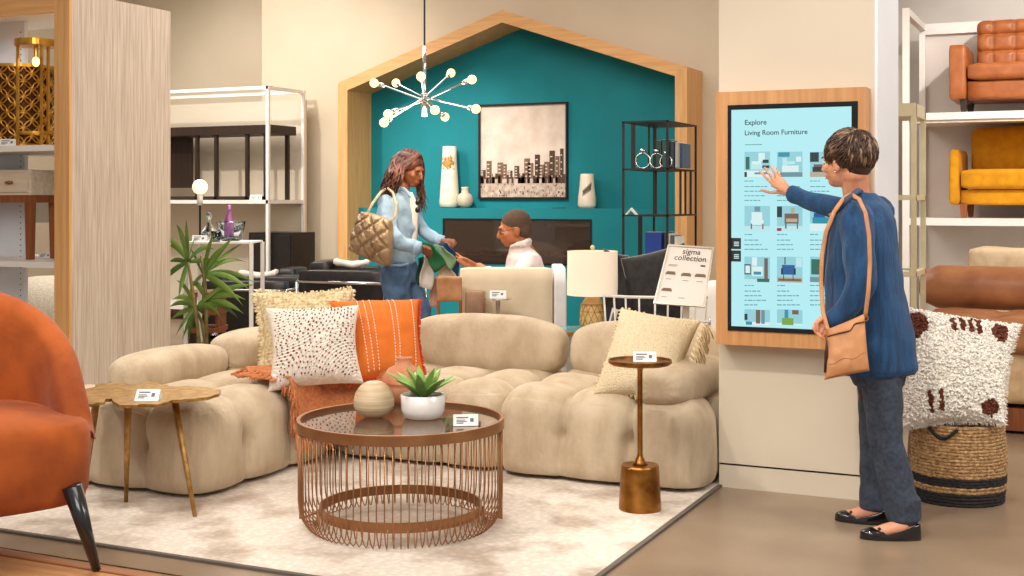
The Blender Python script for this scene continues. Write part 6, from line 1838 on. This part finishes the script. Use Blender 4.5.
# ---------------------------------------------------------------- seated man
M0 = P(526, 340, 8.4); M0.z = 0
Mn = thing('person', 'person with glasses and short hair in pale shirt seated behind the cream banquette', 'person', M0)
f = CV(-.98, -.12).normalized(); r = CV(-.12, .98).normalized()
hf, hl, hu = axes(CV(-.97, -.14, -.22)); hc = J(514.5, 229, 8.35); s = 1.06
b = MB(M0); head(b, hc, hf, hl, hu, s)
limb(b, [hc - hu * .05 - hf * .035, J(521, 245, 8.36), J(524, 254, 8.36)], [.055, .06, .08])
loft(b, [(J(523, 252, 8.36), r * .10, f * .07), (J(524, 262, 8.36), r * .17, f * .10), (J(524, 285, 8.36), r * .16, f * .11), (J(527, 320, 8.38), r * .15, f * .11), (J(529, 338, 8.4), r * .16, f * .12)])
limb(b, [J(529, 264, 8.17), J(508, 284, 8.08), J(479, 267, 8.2)], [.05, .042, .030]); limb(b, [J(522, 264, 8.54), J(500, 286, 8.5), J(478, 272, 8.35)], [.05, .042, .030])
hand(b, J(478, 266.5, 8.2), [[J(471, 262, 8.18), J(466, 259, 8.17), J(462, 257.5, 8.18)], [J(469, 262.5, 8.2), J(461, 257, 8.2), J(456, 253, 8.2)], [J(468.5, 264, 8.19), J(461, 260, 8.18), J(456, 256.5, 8.18)], [J(468.5, 265.5, 8.18), J(462, 263, 8.17), J(457, 260.5, 8.17)], [J(469, 267, 8.18), J(464, 266, 8.17), J(460, 264.5, 8.17)]], 1.12)
hand(b, J(478, 272, 8.35), [[J(472, 269, 8.33), J(468, 267, 8.32), J(464, 266, 8.32)], [J(470, 271, 8.35), J(465, 270, 8.34), J(461, 269, 8.34)], [J(470, 272.5, 8.35), J(465, 272, 8.34), J(461, 271.5, 8.34)], [J(470, 274, 8.35), J(465, 274, 8.34), J(462, 274, 8.34)], [J(470.5, 275.5, 8.35), J(467, 276, 8.34), J(464, 276, 8.34)]], 1.1)
for dD in (-.12, .12):
    limb(b, [J(528, 337, 8.4 + dD), J(480, 338, 8.38 + dD), J(480, 390, 8.38 + dD)], [.08, .06, .04])
remesh(b, 'body', skin3, Mn, vox=.006, smooth=2)
face_parts(Mn, M0, hc, hf, hl, hu, s, M('lips_brown', (150, 86, 66), .5), M('brow_dark', (44, 32, 26), .8))
b = MB(M0)
shirt = M('pale_lilac_shirt', (226, 212, 208), .85, col2=(210, 194, 192), nscale=16, bump=.3, bscale=60)
loft(b, [(J(520.5, 244, 8.36), r * .066, f * .066), (J(522, 250, 8.36), r * .12, f * .085), (J(524, 257, 8.36), r * .19, f * .11), (J(524.5, 270, 8.36), r * .20, f * .135), (J(525, 295, 8.36), r * .185, f * .135), (J(527, 330, 8.38), r * .18, f * .13), (J(528, 342, 8.4), r * .15, f * .11)], n=32)
limb(b, [J(530, 262, 8.17), J(520, 275, 8.08), J(508, 284, 8.06), J(488, 273, 8.15)], [.072, .064, .056, .044]); limb(b, [J(522, 264, 8.54), J(500, 286, 8.5), J(484, 275, 8.4)], [.066, .054, .044])
b.tube([J(511, 247, 8.30), J(516, 245, 8.24), J(524, 243, 8.25), J(528.5, 241, 8.32), J(528.5, 241, 8.42), J(518, 244, 8.46)], [.012, .016, .02, .022, .02, .014], 10)
remesh(b, 'shirt', shirt, Mn, vox=.008, smooth=2, fn=lambda co: co + Vector((noise.noise((co + M0) * 16), 0, noise.noise((co + M0) * 16 + Vector((3, 0, 0))))) * .009)
b = MB(M0)
for dD in (-.12, .12):
    limb(b, [J(529, 337, 8.4 + dD), J(505, 337, 8.39 + dD), J(480, 338, 8.38 + dD), J(480, 385, 8.38 + dD)], [.10, .09, .075, .06])
remesh(b, 'trousers', jeanD, Mn, vox=.01, smooth=2)
for dD in (-.12, .12):
    a = J(482, 400, 8.38 + dD); a.z = .04
    MB(M0).ell(a - RT * .07, (.14, .045, .04), (RT, FW, UP), n=18).build('shoe', shoem, Mn, smooth=True)
hm = M('short_grey_brown_hair', (92, 68, 50), .8, col2=(70, 52, 40), nscale=120, bump=.6, bscale=300)
b = MB(M0); A = (hl, hf, hu)
b.ell(hc + (hu * .036 - hf * .019) * s, (.0785 * s, .0955 * s, .0845 * s), A, n=36); b.ell(hc + (-hf * .046 - hu * .014) * s, (.0745 * s, .060 * s, .072 * s), A, n=24)
remesh(b, 'hair', hm, Mn, vox=.006, smooth=2)
# spectacles
g0_ = hc + (hf * .098 + hu * .002) * s
gm = M('spectacle_frame', (60, 50, 46), .3, metal=.5)
gs_ = thing('spectacles', 'thin framed spectacles worn by the seated man', 'glasses', g0_)
b = MB(g0_)
for q_ in (-1, 1):
    c = g0_ + hl * q_ * .032 * s
    b.tube([c + (hl * .020 * cos(a) + hu * .015 * sin(a)) * s for a in [2 * pi * k / 18 for k in range(18)]], .0016, 6, closed=True)
b.tube([g0_ - hl * .012, g0_ + hf * .004, g0_ + hl * .012], .0015, 6)
b.build('rims', gm, gs_, smooth=True)
for q_ in (-1, 1):
    MB(g0_).tube([g0_ + hl * q_ * .053 * s, hc + (hl * q_ * .078 + hf * .05 + hu * .006) * s, hc + (hl * q_ * .085 - hf * .0 + hu * .006) * s], .0016, 6).build('temple', gm, gs_)

# ---------------------------------------------------------------- fabric swatches passed between them
def swatch(label, pts, D_, col, dD=0., bend=.02):
    pp = [P(x, y, D_ + dD * i / len(pts)) for i, (x, y) in enumerate(pts)]
    c = sum(pp, Vector()) / len(pp)
    b = MB(c); n_ = 10; vs = []; fs = []
    a0_, a1_, a2_, a3_ = pp
    for i in range(n_ + 1):
        for j in range(n_ + 1):
            u, v = i / n_, j / n_
            p = (a0_ * (1 - u) + a1_ * u) * (1 - v) + (a3_ * (1 - u) + a2_ * u) * v
            vs.append(p + FW * bend * sin(pi * u) * sin(v * 2.4 + u) + RT * .006 * sin(v * 7 + u * 3))
    for i in range(n_):
        for j in range(n_): fs.append((i * (n_ + 1) + j, (i + 1) * (n_ + 1) + j, (i + 1) * (n_ + 1) + j + 1, i * (n_ + 1) + j + 1))
    b.add(vs, fs)
    o = b.build('fabric_swatch', M('swatch_cloth', col, .9, nscale=30, bump=.4, bscale=120), smooth=True, solid=.006); o.location = c
    tag(o, label, 'fabric swatch', 'fabric swatches held over the banquette'); return o
swatch('forest green velvet swatch in the hands of the woman in denim', [(421, 241), (433, 245), (447, 264), (434, 273)], 8.12, (28, 92, 52))
swatch('sage green swatch overlapping the forest green one', [(433, 244), (443, 247), (457, 260), (450, 271)], 8.16, (120, 148, 112))
swatch('navy blue swatch behind the sage green one', [(438, 243), (447, 243), (459, 257), (457, 278)], 8.24, (22, 58, 104))
swatch('grey-white swatch hanging lowest beside the jeans', [(424, 255), (435, 257), (432, 290), (419, 287)], 8.18, (206, 198, 190), bend=.03)
swatch('dark green swatch hanging behind the grey-white one', [(418, 258), (425, 256), (421, 282), (417, 285)], 8.26, (22, 66, 46))
swatch('beige linen swatch hanging above the tan leather chair', [(436, 266), (447, 264), (458, 279), (440, 281)], 8.2, (206, 186, 158))
swatch('red and white patterned swatch hanging under the green one', [(430, 279), (437, 276), (438, 306), (430, 308)], 8.3, (196, 150, 132))
